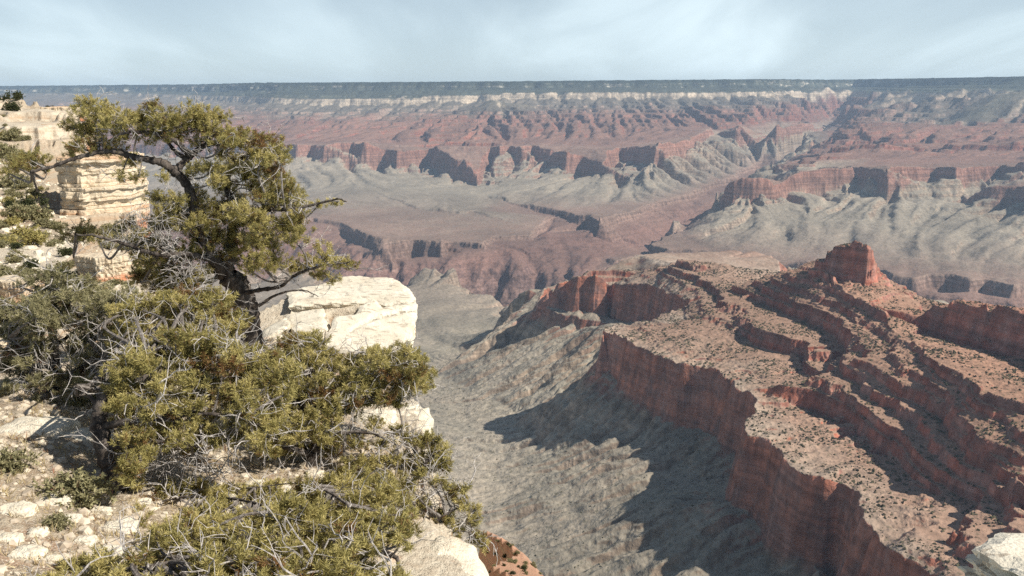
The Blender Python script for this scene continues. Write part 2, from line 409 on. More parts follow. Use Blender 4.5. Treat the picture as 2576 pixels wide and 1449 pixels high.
# trib, east side and the rim of the gorge facing the camera
te = [(2030, 352, 356, 12.0), (2010, 385, 392, 10.4), (1930, 430, 438, 9.2), (1850, 482, 490, 8.2), (1806, 518, 528, 7.45), (1760, 548, 560, 6.9), (1700, 583, 596, 6.4), (1640, 612, 626, 6.02), (1565, 650, 664, 5.62)]
T.line([P(a, b, Y=d*1000) + (2.0,) for a, b, c, d in te])
T.line([(p[0] - 60, p[1] - 10, p[2] - 70, 1.3) for p in [P(a, b, Y=d*1000) for a, b, c, d in te[2:-1]]])
T.cliff(2.0, 1.3, [(1568, 652, 672, 5600), (1600, 637, 664, 5750), (1640, 634, 652, 5760), (1680, 628, 648, 5800), (1790, 630, 652, 5750), (1850, 640, 664, 5600), (1960, 656, 684, 5400), (2100, 670, 700, 5200), (2200, 672, 705, 5150),
                   (2250, 690, 722, 4950), (2300, 697, 732, 4880), (2340, 690, 730, 4990), (2400, 692, 738, 4930), (2440, 704, 738, 4840), (2480, 702, 740, 4880), (2540, 716, 745, 4700), (2576, 714, 745, 4740), (2900, 720, 750, 4600)], 40)
# rivers
T.line([(-9000, 5400, -1330, 0), (-3000, 5300, -1370, 0), (-1500, 5250, -1380, 0), (-500, 5150, -1390, 0), (300, 5050, -1395, 0), (720, 5000, -1400, 0), (1500, 4600, -1400, 0), (2600, 4150, -1400, 0), (5000, 3700, -1400, 0)])
T.line([(760, 5100, -1390, 0), (930, 5900, -1250, .2), (1020, 6500, -1170, .4), (1450, 7350, -1060, .8), (2340, 8700, -930, 1.2), (2960, 10000, -800, 1.6), (3600, 11300, -660, 2.0), (4200, 12400, -540, 2.6), (4900, 13900, -380, 3.6), (5500, 15300, -180, 4.6)])
# right hand mesa and its butte
rm = [(1806, 508, 518, 7.15), (1830, 466, 512, 6.95), (1850, 451, 513, 6.88), (1900, 449, 515, 6.82), (1932, 452, 516, 6.84), (1950, 472, 516, 6.9), (1966, 462, 500, 7.02), (1990, 446, 482, 7.12), (2020, 427, 466, 7.2), (2100, 418, 458, 7.3),
      (2150, 417, 456, 7.36), (2160, 419, 484, 7.45), (2229, 420, 482, 6.95), (2240, 420, 463, 7.05), (2350, 420, 458, 7.18), (2400, 422, 458, 6.98), (2450, 420, 456, 7.12), (2519, 417, 455, 7.2), (2576, 412, 447, 6.85), (2900, 400, 440, 6.5)]
T.cliff(4.0, 3.05, [(a, b, c, d*1000) for a, b, c, d in rm], 40)
T.pix(4.0, [(1812, 505, 7.3e3), (1850, 452, 7.1e3), (1930, 450, 7.05e3), (1975, 455, 7.2e3), (2005, 438, 7.45e3)])
T.pix(3.0, [(1812, 500, 7.6e3), (1880, 480, 7.6e3), (1960, 468, 7.75e3), (1990, 445, 8.1e3)])
T.cliff(4.0, 3.05, [(1952, 416, 440, 8.25e3), (2013, 413, 425, 7.9e3), (2050, 412, 420, 7.9e3)], 30)
T.cliff(4.0, 3.05, [(2009, 392, 410, 9.2e3), (2057, 388, 408, 8.9e3), (2090, 388, 400, 9.1e3)], 30)
T.pix(4.3, [(2060, 398, 8.1e3), (2230, 392, 8.1e3), (2400, 388, 8.0e3), (2576, 384, 7.7e3), (2900, 375, 7.4e3)])
T.cliff(4.7, 4.5, [(2080, 380, 386, 8.6e3), (2230, 376, 386, 8.3e3), (2300, 374, 385, 8.45e3), (2400, 372, 382, 8.2e3), (2576, 368, 380, 7.9e3), (2900, 362, 374, 7.6e3)], 25)
T.cliff(5.0, 4.85, [(2100, 345, 362, 10e3), (2160, 342, 358, 9.6e3), (2260, 358, 365, 9.0e3), (2400, 356, 364, 8.8e3), (2576, 352, 360, 8.5e3), (2900, 345, 354, 8.2e3)], 30)
T.pix(5.3, [(2130, 322, 11.3e3), (2200, 322, 10.8e3), (2300, 322, 10.3e3), (2400, 318, 10e3), (2576, 312, 9.6e3), (2900, 300, 9.2e3)])
T.pix(5.8, [(2150, 285, 13.5e3), (2230, 280, 12.5e3), (2330, 272, 11.9e3)])
T.pix(6.6, [(2900, 200, 10.2e3), (2640, 212, 10.4e3), (2560, 232, 10.4e3), (2520, 252, 10.3e3), (2470, 282, 10.2e3), (2430, 300, 10.1e3)])
T.pix(5.8, [(2380, 300, 10.7e3), (2450, 270, 11.1e3), (2520, 258, 11.2e3)])
T.pix(2.8, [(2120, 478, 7.15e3), (2170, 498, 7.05e3), (2232, 488, 6.8e3), (2330, 474, 6.9e3), (2420, 476, 6.9e3), (2452, 492, 6.85e3)])
# lower promontory at far right
T.cliff(4.0, 3.05, [(2436, 505, 516, 6.7e3), (2474, 473, 512, 6.35e3), (2500, 468, 507, 6.3e3), (2556, 465, 501, 6.25e3), (2562, 466, 518, 6.2e3), (2640, 470, 520, 5.85e3), (2900, 470, 520, 5.6e3)], 35)
T.pix(2.5, [(1700, 565, 6.65e3), (1810, 560, 6.35e3), (1900, 558, 6.3e3), (2050, 548, 6.45e3), (2190, 556, 6.2e3), (2300, 560, 6.15e3), (2420, 588, 5.75e3), (2500, 570, 5.8e3), (2576, 575, 5.65e3), (2900, 580, 5.5e3)])
# gorge, red spurs on its far wall
T.pix(0.9, [(700, 620, 6.2e3), (860, 640, 6.0e3), (1000, 680, 5.6e3), (1150, 672, 5.65e3), (1300, 640, 5.9e3), (1400, 610, 6.25e3), (1480, 620, 6.1e3), (1540, 612, 6.3e3)])
T.pix(0.7, [(1380, 590, 6.5e3), (1370, 640, 5.9e3), (1330, 690, 5.5e3)])
T.pix(0.7, [(1500, 600, 6.4e3), (1480, 650, 5.85e3), (1440, 700, 5.45e3)])
# south rim of the gorge
sr = [(-600, 690, 5.2), (0, 690, 5.2), (400, 690, 5.15), (700, 692, 5.1), (900, 702, 5.0), (1050, 709, 4.92), (1140, 703, 4.95), (1180, 725, 4.76), (1230, 745, 4.6), (1280, 765, 4.45), (1345, 769, 4.4), (1370, 748, 4.5), (1420, 722, 4.6)]
T.line([P(a, b, Y=d*1000) + (2.3,) for a, b, d in sr] + [(900, 4350, -1020, 2.3), (1800, 3950, -1020, 2.3), (2800, 3500, -1010, 2.3), (4500, 3200, -1000, 2.3)])
T.line([(P(a, b, Y=d*1000)[0] + 12, P(a, b, Y=d*1000)[1] + 45, P(a, b, Y=d*1000)[2] - 70, 1.3) for a, b, d in sr] + [(920, 4400, -1090, 1.3), (1820, 4000, -1090, 1.3), (2820, 3560, -1080, 1.3)])

# ---- near canyon: Tonto slopes and the red ridge (shared by both grids)
T.line([(-9000, 2000, -960, 2.2), (-2500, 2500, -930, 2.2), (-900, 3000, -960, 2.2)])
T.line([(-9000, 300, -500, 2.8), (-2000, 300, -700, 2.7), (-600, 500, -760, 2.7), (-200, 900, -845, 2.6)])
T.lev(2.35, [(850, 800, -985), (1060, 800, -980), (1200, 800, -982), (1330, 822, -965), (1370, 810, -955)])
T.lev(2.4, [(900, 960, -935), (1100, 940, -932), (1250, 915, -915), (1400, 880, -885), (1440, 850, -880)])
T.lev(2.45, [(900, 1095, -905), (1070, 1076, -900), (1180, 1069, -893), (1290, 1062, -878), (1380, 1035, -850), (1440, 1010, -825)])
T.lev(2.5, [(1000, 1210, -886), (1250, 1180, -870), (1400, 1140, -833), (1520, 1100, -778), (1600, 1080, -748), (1640, 1108, -748), (1662, 1140, -752)])
T.lev(2.6, [(1000, 1460, -888), (1150, 1449, -880), (1330, 1400, -853), (1450, 1330, -822), (1590, 1250, -776), (1690, 1190, -766)])
T.lev(2.7, [(1300, 1640, -848), (1700, 1500, -792), (1930, 1440, -752)])
T.line([(0, 760, -600, 2.9), (300, 780, -640, 2.9), (450, 700, -600, 3.0), (900, 500, -450, 5.0), (2500, 300, -300, 6.0)])
# spur below the corner of the ridge
T.lev(2.75, [(1492, 985, -760), (1400, 1000, -822), (1300, 1035, -868)])
# front Redwall face, first and second segments
c1 = [(285, 436, 590), (300, 430, 600), (380, 470, 662), (500, 520, 742), (600, 558, 800), (700, 582, 838), (760, 600, 850), (830, 642, 868), (862, 672, 922), (905, 690, 945), (948, 722, 987)]
pts1 = []
for x, a, b in c1:
    px, pa = M4(x, a); pb = M4(x, b)[1]
    pts1.append((px, pa, pb, P(px, pa, z=-580)[1]))
c2 = [(925, 770, 1040), (905, 800, 1075), (892, 852, 1140), (900, 868, 1150), (950, 885, 1180), (1040, 942, 1290), (1085, 998, 1330), (1170, 1040, 1380), (1250, 1045, 1420), (1330, 1102, 1480), (1370, 1215, 1530), (1480, 1312, 1640), (1560, 1392, 1730), (1660, 1470, 1830), (1800, 1600, 2000), (2100, 1800, 2300)]
pts2 = []
for x, a, b in c2:
    px, pa = M4(x, a); pb = M4(x, b)[1]
    pts2.append((px, pa, pb, P(px, pa, z=-582)[1]))
T.cliff(4.0, 3.1, pts1 + pts2, 26)
# west end of the bench and the head of the amphitheatre behind it
T.lev(4.0, [M4(310, 412) + (-580,), M4(350, 400) + (-579,), M4(450, 396) + (-577,), M4(560, 402) + (-574,), M4(640, 385) + (-572,)])
T.lev(3.0, [M4(285, 425) + (-690,), M4(320, 402) + (-690,)])
# shaded amphitheatre cliff and the pale western buttress
c3 = [(305, 250, 395), (340, 235, 405), (420, 240, 400), (500, 250, 402), (580, 280, 404), (640, 310, 385)]
T.cliff(4.0, 3.1, [M4(x, a) + (M4(x, b)[1], Y) for (x, a, b), Y in zip(c3, (2960, 2900, 2800, 2730, 2600, 2450))], 20)
c4 = [(20, 330, 350, 3160), (50, 275, 325, 3080), (80, 262, 330, 3040), (110, 235, 338, 2990), (150, 225, 345, 2985), (180, 200, 348, 2930), (225, 205, 352, 2925), (250, 190, 356, 2900), (295, 215, 372, 2905)]
T.cliff(4.0, 3.2, [M4(x, a) + (M4(x, b)[1], Y) for x, a, b, Y in c4], 26)
c5 = [(25, 345, 380, 3060), (70, 345, 396, 2960), (130, 366, 408, 2905), (200, 384, 420, 2850), (300, 398, 436, 2810)]
T.cliff(3.12, 3.02, [M4(x, a) + (M4(x, b)[1], Y) for x, a, b, Y in c5], 12)
T.pix(4.2, [M4(240, 178) + (3010,), M4(330, 182) + (3010,), M4(450, 185) + (2980,), M4(560, 155) + (2860,), M4(622, 133) + (2760,), M4(700, 190) + (2640,), M4(770, 262) + (2440,)])
T.pix(4.1, [M4(620, 330) + (2440,), M4(700, 290) + (2440,), M4(740, 330) + (2330,)])
T.pix(3.2, [M4(60, 250) + (3300,), M4(250, 200) + (3330,), M4(420, 200) + (3300,), M4(600, 180) + (3150,)])
# tan flat topped mesa behind, with its lit east side
T.pix(4.0, [M4(430, 120) + (3450,), M4(560, 112) + (3600,), M4(700, 105) + (3700,), M4(860, 100) + (3720,), M4(960, 108) + (3680,), M4(1020, 140) + (3550,), M4(1030, 180) + (3400,), M4(960, 215) + (3200,), M4(890, 240) + (3060,)])
T.pix(4.0, [M4(640, 160) + (3150,), M4(760, 210) + (2980,), M4(850, 235) + (2980,)])
T.pix(3.0, [M4(420, 150) + (3700,), M4(560, 150) + (3850,), M4(860, 140) + (3950,), M4(1040, 165) + (3760,), M4(1075, 195) + (3560,), M4(1060, 235) + (3300,), M4(1050, 260) + (3050,)])
# bench and ledges of the red ridge (x, top, foot, level of the top)
def ledge(s, pts, off=9, mp=M4):
    L = []
    for x, a, b, z in pts:
        px, pa = mp(x, a); L.append((px, pa, mp(x, b)[1], P(px, pa, z=z)[1]))
    T.cliff(s + .06, s, L, off)
ledge(4.25, [(560, 405, 408, -568), (640, 388, 396, -560), (700, 380, 388, -555), (780, 358, 372, -540), (860, 388, 425, -533), (950, 428, 505, -530), (1040, 445, 520, -528), (1110, 460, 520, -528), (1128, 470, 560, -530), (1150, 540, 600, -545), (1210, 600, 640, -552)], 12)
ledge(4.2, [(1130, 645, 735, -545), (1200, 655, 760, -542), (1280, 685, 790, -540), (1360, 730, 830, -540), (1450, 795, 900, -540), (1520, 850, 960, -540), (1600, 910, 1010, -538), (1700, 985, 1085, -538), (1800, 1030, 1120, -536), (1900, 1065, 1150, -534), (2035, 1135, 1210, -532), (2300, 1270, 1350, -530)], 15)
ledge(4.4, [(730, 322, 330, -540), (800, 300, 312, -520), (900, 278, 300, -506), (1050, 300, 335, -495), (1170, 340, 395, -490), (1260, 380, 430, -490), (1325, 425, 505, -492), (1300, 545, 560, -515)], 10)
ledge(4.5, [(1290, 556, 590, -512), (1370, 575, 615, -500), (1450, 600, 640, -495), (1600, 662, 720, -490), (1750, 765, 830, -486), (1900, 885, 945, -484), (2035, 990, 1060, -482), (2300, 1150, 1230, -478)], 10)
ledge(4.7, [(1090, 185, 195, -452), (1170, 200, 225, -450), (1300, 276, 304, -448), (1380, 312, 340, -450), (1470, 352, 390, -452), (1500, 450, 470, -470), (1580, 495, 520, -460), (1660, 542, 575, -455), (1750, 602, 635, -450), (1850, 662, 690, -446), (2035, 722, 755, -440), (2300, 830, 865, -435)], 8)
# crest behind and down the far side
T.lev(4.75, [M4(960, 210) + (-470,), M4(1100, 170) + (-448,), M4(1180, 140) + (-430,)])
tw = [(1172, 132, 172, 2222), (1192, 108, 180, 2210), (1225, 100, 190, 2192), (1245, 78, 198, 2180), (1290, 62, 208, 2162), (1345, 57, 218, 2140), (1392, 66, 228, 2116), (1410, 90, 222, 2128), (1418, 140, 208, 2165)]
T.cliff(5.3, 4.85, [M4(x, a) + (M4(x, b)[1], Y) for x, a, b, Y in tw], 13)
T.pix(5.3, [M4(1215, 106) + (2245,), M4(1262, 76) + (2240,), M4(1330, 58) + (2220,), M4(1396, 68) + (2190,)])
T.pix(4.85, [M4(1180, 120) + (2240,), M4(1300, 160) + (2290,), M4(1440, 190) + (2240,), M4(1445, 215) + (2160,)])
T.pix(4.5, [M4(1480, 230) + (2230,), M4(1560, 255) + (2190,), M4(1610, 290) + (2150,), M4(1620, 330) + (2070,), M4(1640, 350) + (2000,)])
T.pix(3.9, [M4(1100, 200) + (2620,), M4(1300, 220) + (2620,), M4(1500, 260) + (2500,), M4(1640, 320) + (2350,), M4(1680, 330) + (2200,)])
T.pix(3.0, [M4(1150, 240) + (2900,), M4(1400, 260) + (2850,), M4(1620, 330) + (2650,), M4(1760, 345) + (2450,), M4(2035, 370) + (2300,), M4(2400, 400) + (2100,)])
# right hand tower
tr = [(1600, 372, 425, 1900), (1650, 332, 440, 1860), (1700, 318, 455, 1830), (1760, 312, 465, 1800), (1820, 305, 478, 1765), (1870, 312, 492, 1740), (1930, 320, 505, 1700), (2035, 342, 535, 1640), (2300, 400, 640, 1500)]
T.cliff(5.3, 4.85, [M4(x, a) + (M4(x, b)[1], Y) for x, a, b, Y in tr], 20)
T.pix(5.3, [M4(1680, 325) + (1930,), M4(1830, 308) + (1880,), M4(2035, 342) + (1760,), M4(2300, 395) + (1620,)])
T.pix(4.8, [M4(1640, 352) + (1990,), M4(1850, 360) + (1990,), M4(2035, 380) + (1870,), M4(2400, 430) + (1700,)])
T.line([(3500, 1500, -700, 3.0), (5000, 2500, -900, 2.3)])
# outer frame
T.line([(-20000, 0, -700, 2.6), (-20000, 8000, -900, 2.2), (-20000, 12000, -500, 4), (-20000, 36000, 250, 8), (22000, 36000, 300, 8), (22000, 9000, -400, 5), (22000, 3000, -900, 2.2), (22000, 0, -500, 4), (-20000, 0, -700, 2.6)])
T.build(1000.0)

def terrain(x0, x1, y0, y1, c, far):
    nx = int((x1-x0)/c)+1; ny = int((y1-y0)/c)+1
    Z, S = T.raster(x0, y0, c, nx, ny)
    G = Grid(x0, y0, c, Z, S)
    X, Y = G.coords()
    if far:
        Nz = fbm(X/170, Y/170, 3, 11); r, stp = 11, 34
    else:
        Nz = fbm(X/32, Y/32, 3, 11); r, stp = 16, 55
    g, sl_ = G.flow_noise(Nz, r, stp)
    G.g = np.clip(g, -2.5, 2.5); G.sl = blur(sl_.astype(np.float32), 3, 1)
    return G
GF = terrain(-16000, 16000, 3000, 28000, 12.0, True)
GN = terrain(-2600, 3000, 440, 3900, 3.0, False)

def height(X, Y, far):
    G = GF if far else GN
    if far:
        k = np.clip(Y / 9000, 0.5, 1.6)
        wx = 55*k*fbm(X/650, Y/650, 3, 21) + 20*fbm(X/140, Y/140, 2, 22) + 13*fbm(X/48, Y/48, 2, 25)
        wy = 55*k*fbm(X/650+9, Y/650, 3, 23) + 24*fbm(X/140+5, Y/140, 2, 24) + 13*fbm(X/48+3, Y/48, 2, 26)
        wy = wy - 190*np.maximum(0, ridged(X/700, Y/2600, 3, 27)-.25)*sstep(10500, 12500, Y)
    else:
        wx = 22*fbm(X/150, Y/150, 2, 21) + 8*fbm(X/48, Y/48, 2, 22) + 2.6*fbm(X/14, Y/14, 2, 28)
        wy = 22*fbm(X/150+9, Y/150, 2, 23) + 8*fbm(X/48+5, Y/48, 2, 24) + 2.6*fbm(X/14+5, Y/14, 2, 29)
    if not far:
        kw = 1 - .85*sstep(4.78, 4.95, G.sample(G.S, X, Y)); wx = wx*kw; wy = wy*kw
    xs, ys = X + wx, Y + wy
    z = G.sample(G.Z, xs, ys); s = G.sample(G.S, xs, ys); g = G.sample(G.g, xs, ys); sl = G.sample(G.sl, xs, ys)
    # spurs and gullies run down the fall line; stronger on slopes, in the gorge and in the soft layers
    soft = (0.4 if far else .55) + (2.2 if far else 0.55)*sstep(2.05, 2.3, s)*sstep(3.15, 3.0, s) + 0.9*sstep(1.4, 1.0, s) + (1.0 if far else 0.0)*sstep(4.3, 5.0, s)*sstep(5.9, 5.4, s)
    gg = np.where(g > 0, g*0.8, g*1.2)
    if far:
        z = z + gg * (np.clip(sl, 0.04, 0.65) * soft * 34 + 20*sstep(4.05, 4.6, s)*sstep(6.4, 5.6, s))
        z = z + 45*ridged(X/1000, Y/1300, 4, 31) * sstep(4.1, 5.0, s)*sstep(6.0, 5.4, s)
        z = z + 230*(ridged(X/1400+3, Y/1500, 4, 43)-.35)*sstep(2800, 4600, X)*sstep(9300, 11500, Y)*sstep(4.6, 5.2, s)*sstep(7.3, 6.3, s)
        z = z + 38*ridged(X/520, Y/520, 4, 35) * sstep(1.5, 0.8, s)
        z = z + 5*fbm(X/120, Y/120, 3, 33)
        P0, amp = 46.0, 1.0
    else:
        z = z + gg * np.clip(sl, 0.06, 0.6) * soft * 7.0
        z = z + 1.5*sstep(3.2, 2.9, s)*gg*sstep(2.2, 2.4, s) + (3.6*fbm(X/40, Y/40, 4, 33) + 1.3*fbm(X/9, Y/9, 3, 37))*(.35+.65*sstep(3.2, 3.9, s)) + 2.2*np.maximum(0, ridged(X/26, Y/26, 3, 38)-.1)*sstep(3.9, 4.1, s)
        P0, amp = 21.0, 1.0
    # ledges
    zz = (z - 0.018*Y + 12*fbm(X/1500, Y/1500, 2, 41)) / P0
    lv = np.floor(zz); f = zz - lv
    h = ((lv*12.9898) % 7.13) / 7.13; h = h*h*1.1 + (0.5 if far else 0.3)
    w = np.clip(sstep(3.95, 4.2, s)*sstep(6.1, 5.6, s) + .9*sstep(6.9, 7.1, s)*sstep(8.0, 7.9, s) + (0.55 if far else 0.0)*sstep(2.55, 2.95, s)*sstep(3.3, 3.05, s) + 0.6*sstep(1.0, 1.3, s)*sstep(2.02, 1.9, s) , 0, 1)
    fs = sstep(0.62, 0.92, f)
    z = z + (fs - f)*P0*np.clip(w*h, 0, 0.92)*sstep(0.05, 0.2, sl)
    if not far:     # thin beds
        zz = (z + 2.5*fbm(X/70, Y/70, 3, 47)) / 5.2; f = zz - np.floor(zz); h = ((np.floor(zz)*7.233) % 3.1)/3.1
        z = z + (sstep(.55, .9, f) - f)*5.2*np.clip((.25+h)*sstep(4.0, 4.2, s), 0, .9)*sstep(.1, .3, sl)
    return z, s

def polar(name, a0, a1, na, rr, far):
    az = np.radians(np.linspace(a0, a1, na))[None, :]; rr = np.asarray(rr)[:, None]
    X = (rr*np.sin(az)).astype(np.float32); Y = (rr*np.cos(az)).astype(np.float32)
    z, s = height(X, Y, far)
    return grid_mesh(name, X, Y, z, {'strata': s}, mc.m)
rA = 3250*np.exp(np.linspace(0, math.log(27000/3250), 1400))
canyon = polar('canyon', -42, 42, 1800, rA, True); tag(canyon, kind='structure')
rB = np.concatenate([np.arange(640, 1000, 4), np.arange(1000, 2300, 1.9), np.arange(2300, 3275, 2.6)])
ridge = polar('ridge', -13, 35, 1250, rB, False); tag(ridge, kind='structure')
flr = polar('canyon_floor', -42, -12.97, 300, np.concatenate([np.arange(600, 1500, 7), np.arange(1500, 3280, 10)]), False); tag(flr, kind='structure')


# ------------------------------------------------------------------ rim: the ground the pines stand on
R = Tin()
def rl(s, pts): R.pix(s, pts)
# s: 0 stony soil, 1 bare white rock, 2 red earth
rl(0, [(-300, 1700, 5.4), (200, 1700, 5.4), (700, 1700, 6.0), (1100, 1700, 6.6), (1300, 1700, 7.0)])
rl(0, [(-300, 1449, 7.3), (0, 1449, 7.3), (300, 1449, 7.6), (600, 1449, 8.2), (900, 1449, 8.8)])
rl(0, [(-300, 1230, 9.2), (0, 1230, 9.2), (150, 1230, 9.5), (300, 1235, 9.9), (450, 1260, 10.2), (650, 1270, 10.6), (850, 1270, 11.0), (1000, 1300, 11.0)])
rl(0.5, [(-300, 1100, 10.9), (0, 1095, 10.9), (100, 1085, 11.1), (220, 1095, 11.2), (320, 1130, 11.3), (450, 1130, 12.0), (600, 1130, 12.5), (800, 1130, 13.0), (950, 1120, 13.4)])
rl(0.3, [(-300, 960, 14.0), (0, 960, 14.0), (150, 960, 14.5), (300, 960, 15.0), (450, 980, 15.0), (600, 980, 15.0), (750, 985, 15.3), (900, 995, 15.6)])
rl(0.2, [(380, 900, 17.3), (500, 900, 17.2), (620, 900, 16.7), (720, 890, 16.9), (800, 900, 16.7), (890, 905, 16.6), (960, 905, 16.7)])
# white slab
rl(1, [(1000, 884, 17.0), (950, 888, 16.9), (885, 886, 16.9), (822, 866, 17.1), (738, 822, 17.9), (716, 790, 18.8)])
rl(1, [(728, 786, 18.8), (830, 768, 19.0), (936, 750, 19.2), (1000, 765, 19.0)])
rl(1, [(690, 752, 19.4), (740, 715, 20.2), (860, 692, 20.9), (905, 688, 21.0), (945, 703, 20.8), (985, 706, 20.8), (996, 724, 20.3), (1016, 745, 19.9), (1024, 768, 19.3), (1022, 795, 18.7), (1012, 835, 17.9), (1002, 872, 17.2)])
# bare rock along the drop
rl(1, [(1140, 1600, 8.0), (1195, 1449, 9.5), (1188, 1390, 10.3), (1140, 1310, 11.1), (1112, 1215, 12.2), (1075, 1115, 13.6), (1056, 1060, 14.6), (1052, 1000, 15.7), (1024, 905, 16.9)])
rl(1, [(960, 1449, 9.0), (1010, 1350, 10.3), (1060, 1330, 10.6)])
rl(0.7, [(900, 1040, 14.9), (960, 1045, 14.8), (1000, 1080, 14.3), (1020, 1180, 12.7), (1050, 1280, 11.3)])
# gully and slopes on the left
rl(0, [(-300, 860, 20), (0, 860, 20), (130, 870, 20), (300, 860, 20), (420, 830, 20.5)])
rl(0.9, [(-300, 765, 24.6), (0, 778, 24.6), (120, 752, 25.2), (200, 750, 25.8), (310, 740, 26.6), (385, 745, 26.4)])
rl(1, [(-300, 712, 25), (0, 735, 25), (120, 714, 25.6), (200, 707, 26.2), (310, 688, 27), (372, 700, 26.8)])
rl(0.4, [(-300, 690, 31), (0, 690, 31), (130, 680, 31), (300, 662, 31), (375, 665, 31)])
rl(1.3, [(-300, 640, 33), (0, 650, 33), (130, 645, 33), (290, 628, 33), (370, 640, 32.5)])
rl(0.4, [(-300, 595, 43), (0, 600, 43), (150, 600, 44), (250, 592, 45), (335, 580, 46), (375, 570, 47)])
rl(0.4, [(-300, 500, 55), (0, 520, 55), (130, 548, 56), (240, 552, 58), (330, 545, 59), (352, 530, 61)])
rl(0.3, [(-300, 400, 68), (0, 415, 68), (80, 430, 68), (130, 445, 68)])
rl(0.5, [(-300, 350, 84), (0, 355, 84), (70, 362, 84), (150, 350, 85), (205, 335, 88)])
rl(1, [(-300, 318, 86), (0, 322, 86), (80, 312, 87), (150, 303, 89), (212, 302, 92)])
rl(0.6, [(-300, 290, 100), (0, 297, 100), (60, 296, 100), (130, 292, 100), (190, 290, 100)])
rl(1, [(-300, 262, 102), (0, 268, 102), (60, 276, 102), (130, 274, 102), (196, 274, 103)])
rl(0.4, [(-300, 200, 125), (0, 231, 122), (40, 252, 118), (110, 261, 114), (180, 267, 111)])
# the drop all along the edge, and the red slope under it
edge = [(1330, 1700, 6.6), (1160, 1600, 8.0), (1215, 1449, 9.6), (1202, 1385, 10.5), (1156, 1300, 11.3), (1126, 1210, 12.4), (1090, 1110, 13.8), (1066, 1060, 14.8), (1062, 1000, 15.9), (1030, 905, 17.2), (1022, 840, 18.1), (1032, 795, 18.9), (1034, 766, 19.5), (1024, 740, 20.2),
        (1000, 718, 20.8), (985, 698, 21.3), (945, 694, 21.4), (905, 680, 21.6), (855, 684, 21.5), (735, 706, 20.8), (670, 750, 20.4), (600, 810, 20), (500, 815, 20.6), (440, 780, 22.5), (398, 740, 26.7), (388, 690, 28), (386, 640, 34), (385, 572, 47.5), (362, 520, 62), (300, 440, 74), (240, 360, 84), (222, 318, 93), (206, 282, 108), (188, 258, 114), (110, 250, 120), (30, 236, 128), (-300, 192, 133)]
EP = [P(*e[:2], Y=e[2]) for e in edge]
R.line([(x + .05*y*.25, y + .02*y, z - .35*y - 1.5, 1.0) for x, y, z in EP])
R.line([(x + .22*y, y*1.12 + 1, z - 1.3*y - 6, 2.0) for x, y, z in EP])
R.line([P(1215, 1330, Y=66) + (2.0,), P(1262, 1352, Y=62) + (2.0,), P(1310, 1388, Y=58) + (2.0,), P(1366, 1449, Y=52) + (2.0,), P(1430, 1560, Y=44) + (2.0,), P(1600, 1800, Y=34) + (2.0,)])
R.line([P(1225, 1336, Y=70) + (2.0,), P(1275, 1360, Y=66) + (2.0,), P(1325, 1398, Y=61) + (2.0,), P(1380, 1462, Y=54) + (2.0,)])
R.line([(1.6, 20, -24, 2.0), (1.4, 31, -26, 2.0), (.4, 43, -28.5, 2.0)])
R.line([P(1230, 1420, Y=52) + (2.0,), P(1290, 1449, Y=48) + (2.0,)])
R.line([(12, 110, -170, 2), (30, 80, -170, 2), (45, 40, -170, 2), (40, 3, -90, 2)])
R.line([(-110, 170, -120, 2), (-30, 170, -170, 2), (12, 170, -220, 2), (60, 170, -220, 2)])
R.line([(-130, 0, -10, 0), (-130, 172, -60, 1)]); R.line([(-4, 1.5, -3.9, 0), (3, 1.5, -4.2, 0), (12, 1.5, -20, 1), (50, 1.5, -90, 2)]); R.line([(-130, 0, -10, 0), (-30, 1.5, -5, 0), (-4, 1.5, -3.9, 0)])
R.build(100.0)
_Z, _S = R.raster(-20, 1, 0.12, 420, 320); RN = Grid(-20, 1, 0.12, _Z, _S)
_Z, _S = R.raster(-130, 1, 0.4, 480, 430); RF = Grid(-130, 1, 0.4, _Z, _S)
# cracks in the slab (pixel polylines laid on its surface)
def M6(x, y): return (469.6 + x*.2778, 570.2 + y*.2778)
cracks = [([(728, 787, 18.8), (780, 778, 18.9), (830, 769, 19.0), (890, 759, 19.1), (938, 748, 19.2), (950, 756, 19.1), (968, 769, 18.9)], .075, .30),
          ([M6(1250, 760) + (18.9,), M6(1275, 900) + (17.7,), M6(1262, 1000) + (17.3,), M6(1225, 1075) + (16.95,)], .09, .5),
          ([M6(1270, 960) + (17.4,), M6(1440, 960) + (17.5,), M6(1560, 890) + (17.9,), M6(1700, 810) + (18.4,), M6(1900, 770) + (18.6,)], .06, .22),
          ([M6(1930, 930) + (17.6,), M6(1840, 1010) + (17.3,), M6(1700, 1060) + (17.1,)], .05, .16),
          ([M6(950, 895) + (17.9,), M6(1100, 905) + (17.8,), M6(1230, 900) + (17.8,)], .04, .09)]
pit = [P(*M6(x, y), Y=Y)[:2] for x, y, Y in ((1262, 770, 18.9), (1560, 715, 19.05), (1540, 790, 18.6), (1345, 830, 18.2), (1300, 880, 17.9))]
def seg_d(X, Y, pts):
    D = np.full(X.shape, 1e9, np.float32)
    for a, b in zip(pts[:-1], pts[1:]):
        dx, dy = b[0]-a[0], b[1]-a[1]; t = np.clip(((X-a[0])*dx + (Y-a[1])*dy) / (dx*dx+dy*dy+1e-9), 0, 1)
        D = np.minimum(D, np.hypot(X-a[0]-t*dx, Y-a[1]-t*dy))
    return D
def inside(X, Y, poly):
    r = np.zeros(X.shape, bool)
    for (x0, y0), (x1, y1) in zip(poly, poly[1:] + poly[:1]):
        c = ((y0 > Y) != (y1 > Y)) & (X < (x1-x0)*(Y-y0)/((y1-y0) or 1e-9) + x0)
        r ^= c
    return r
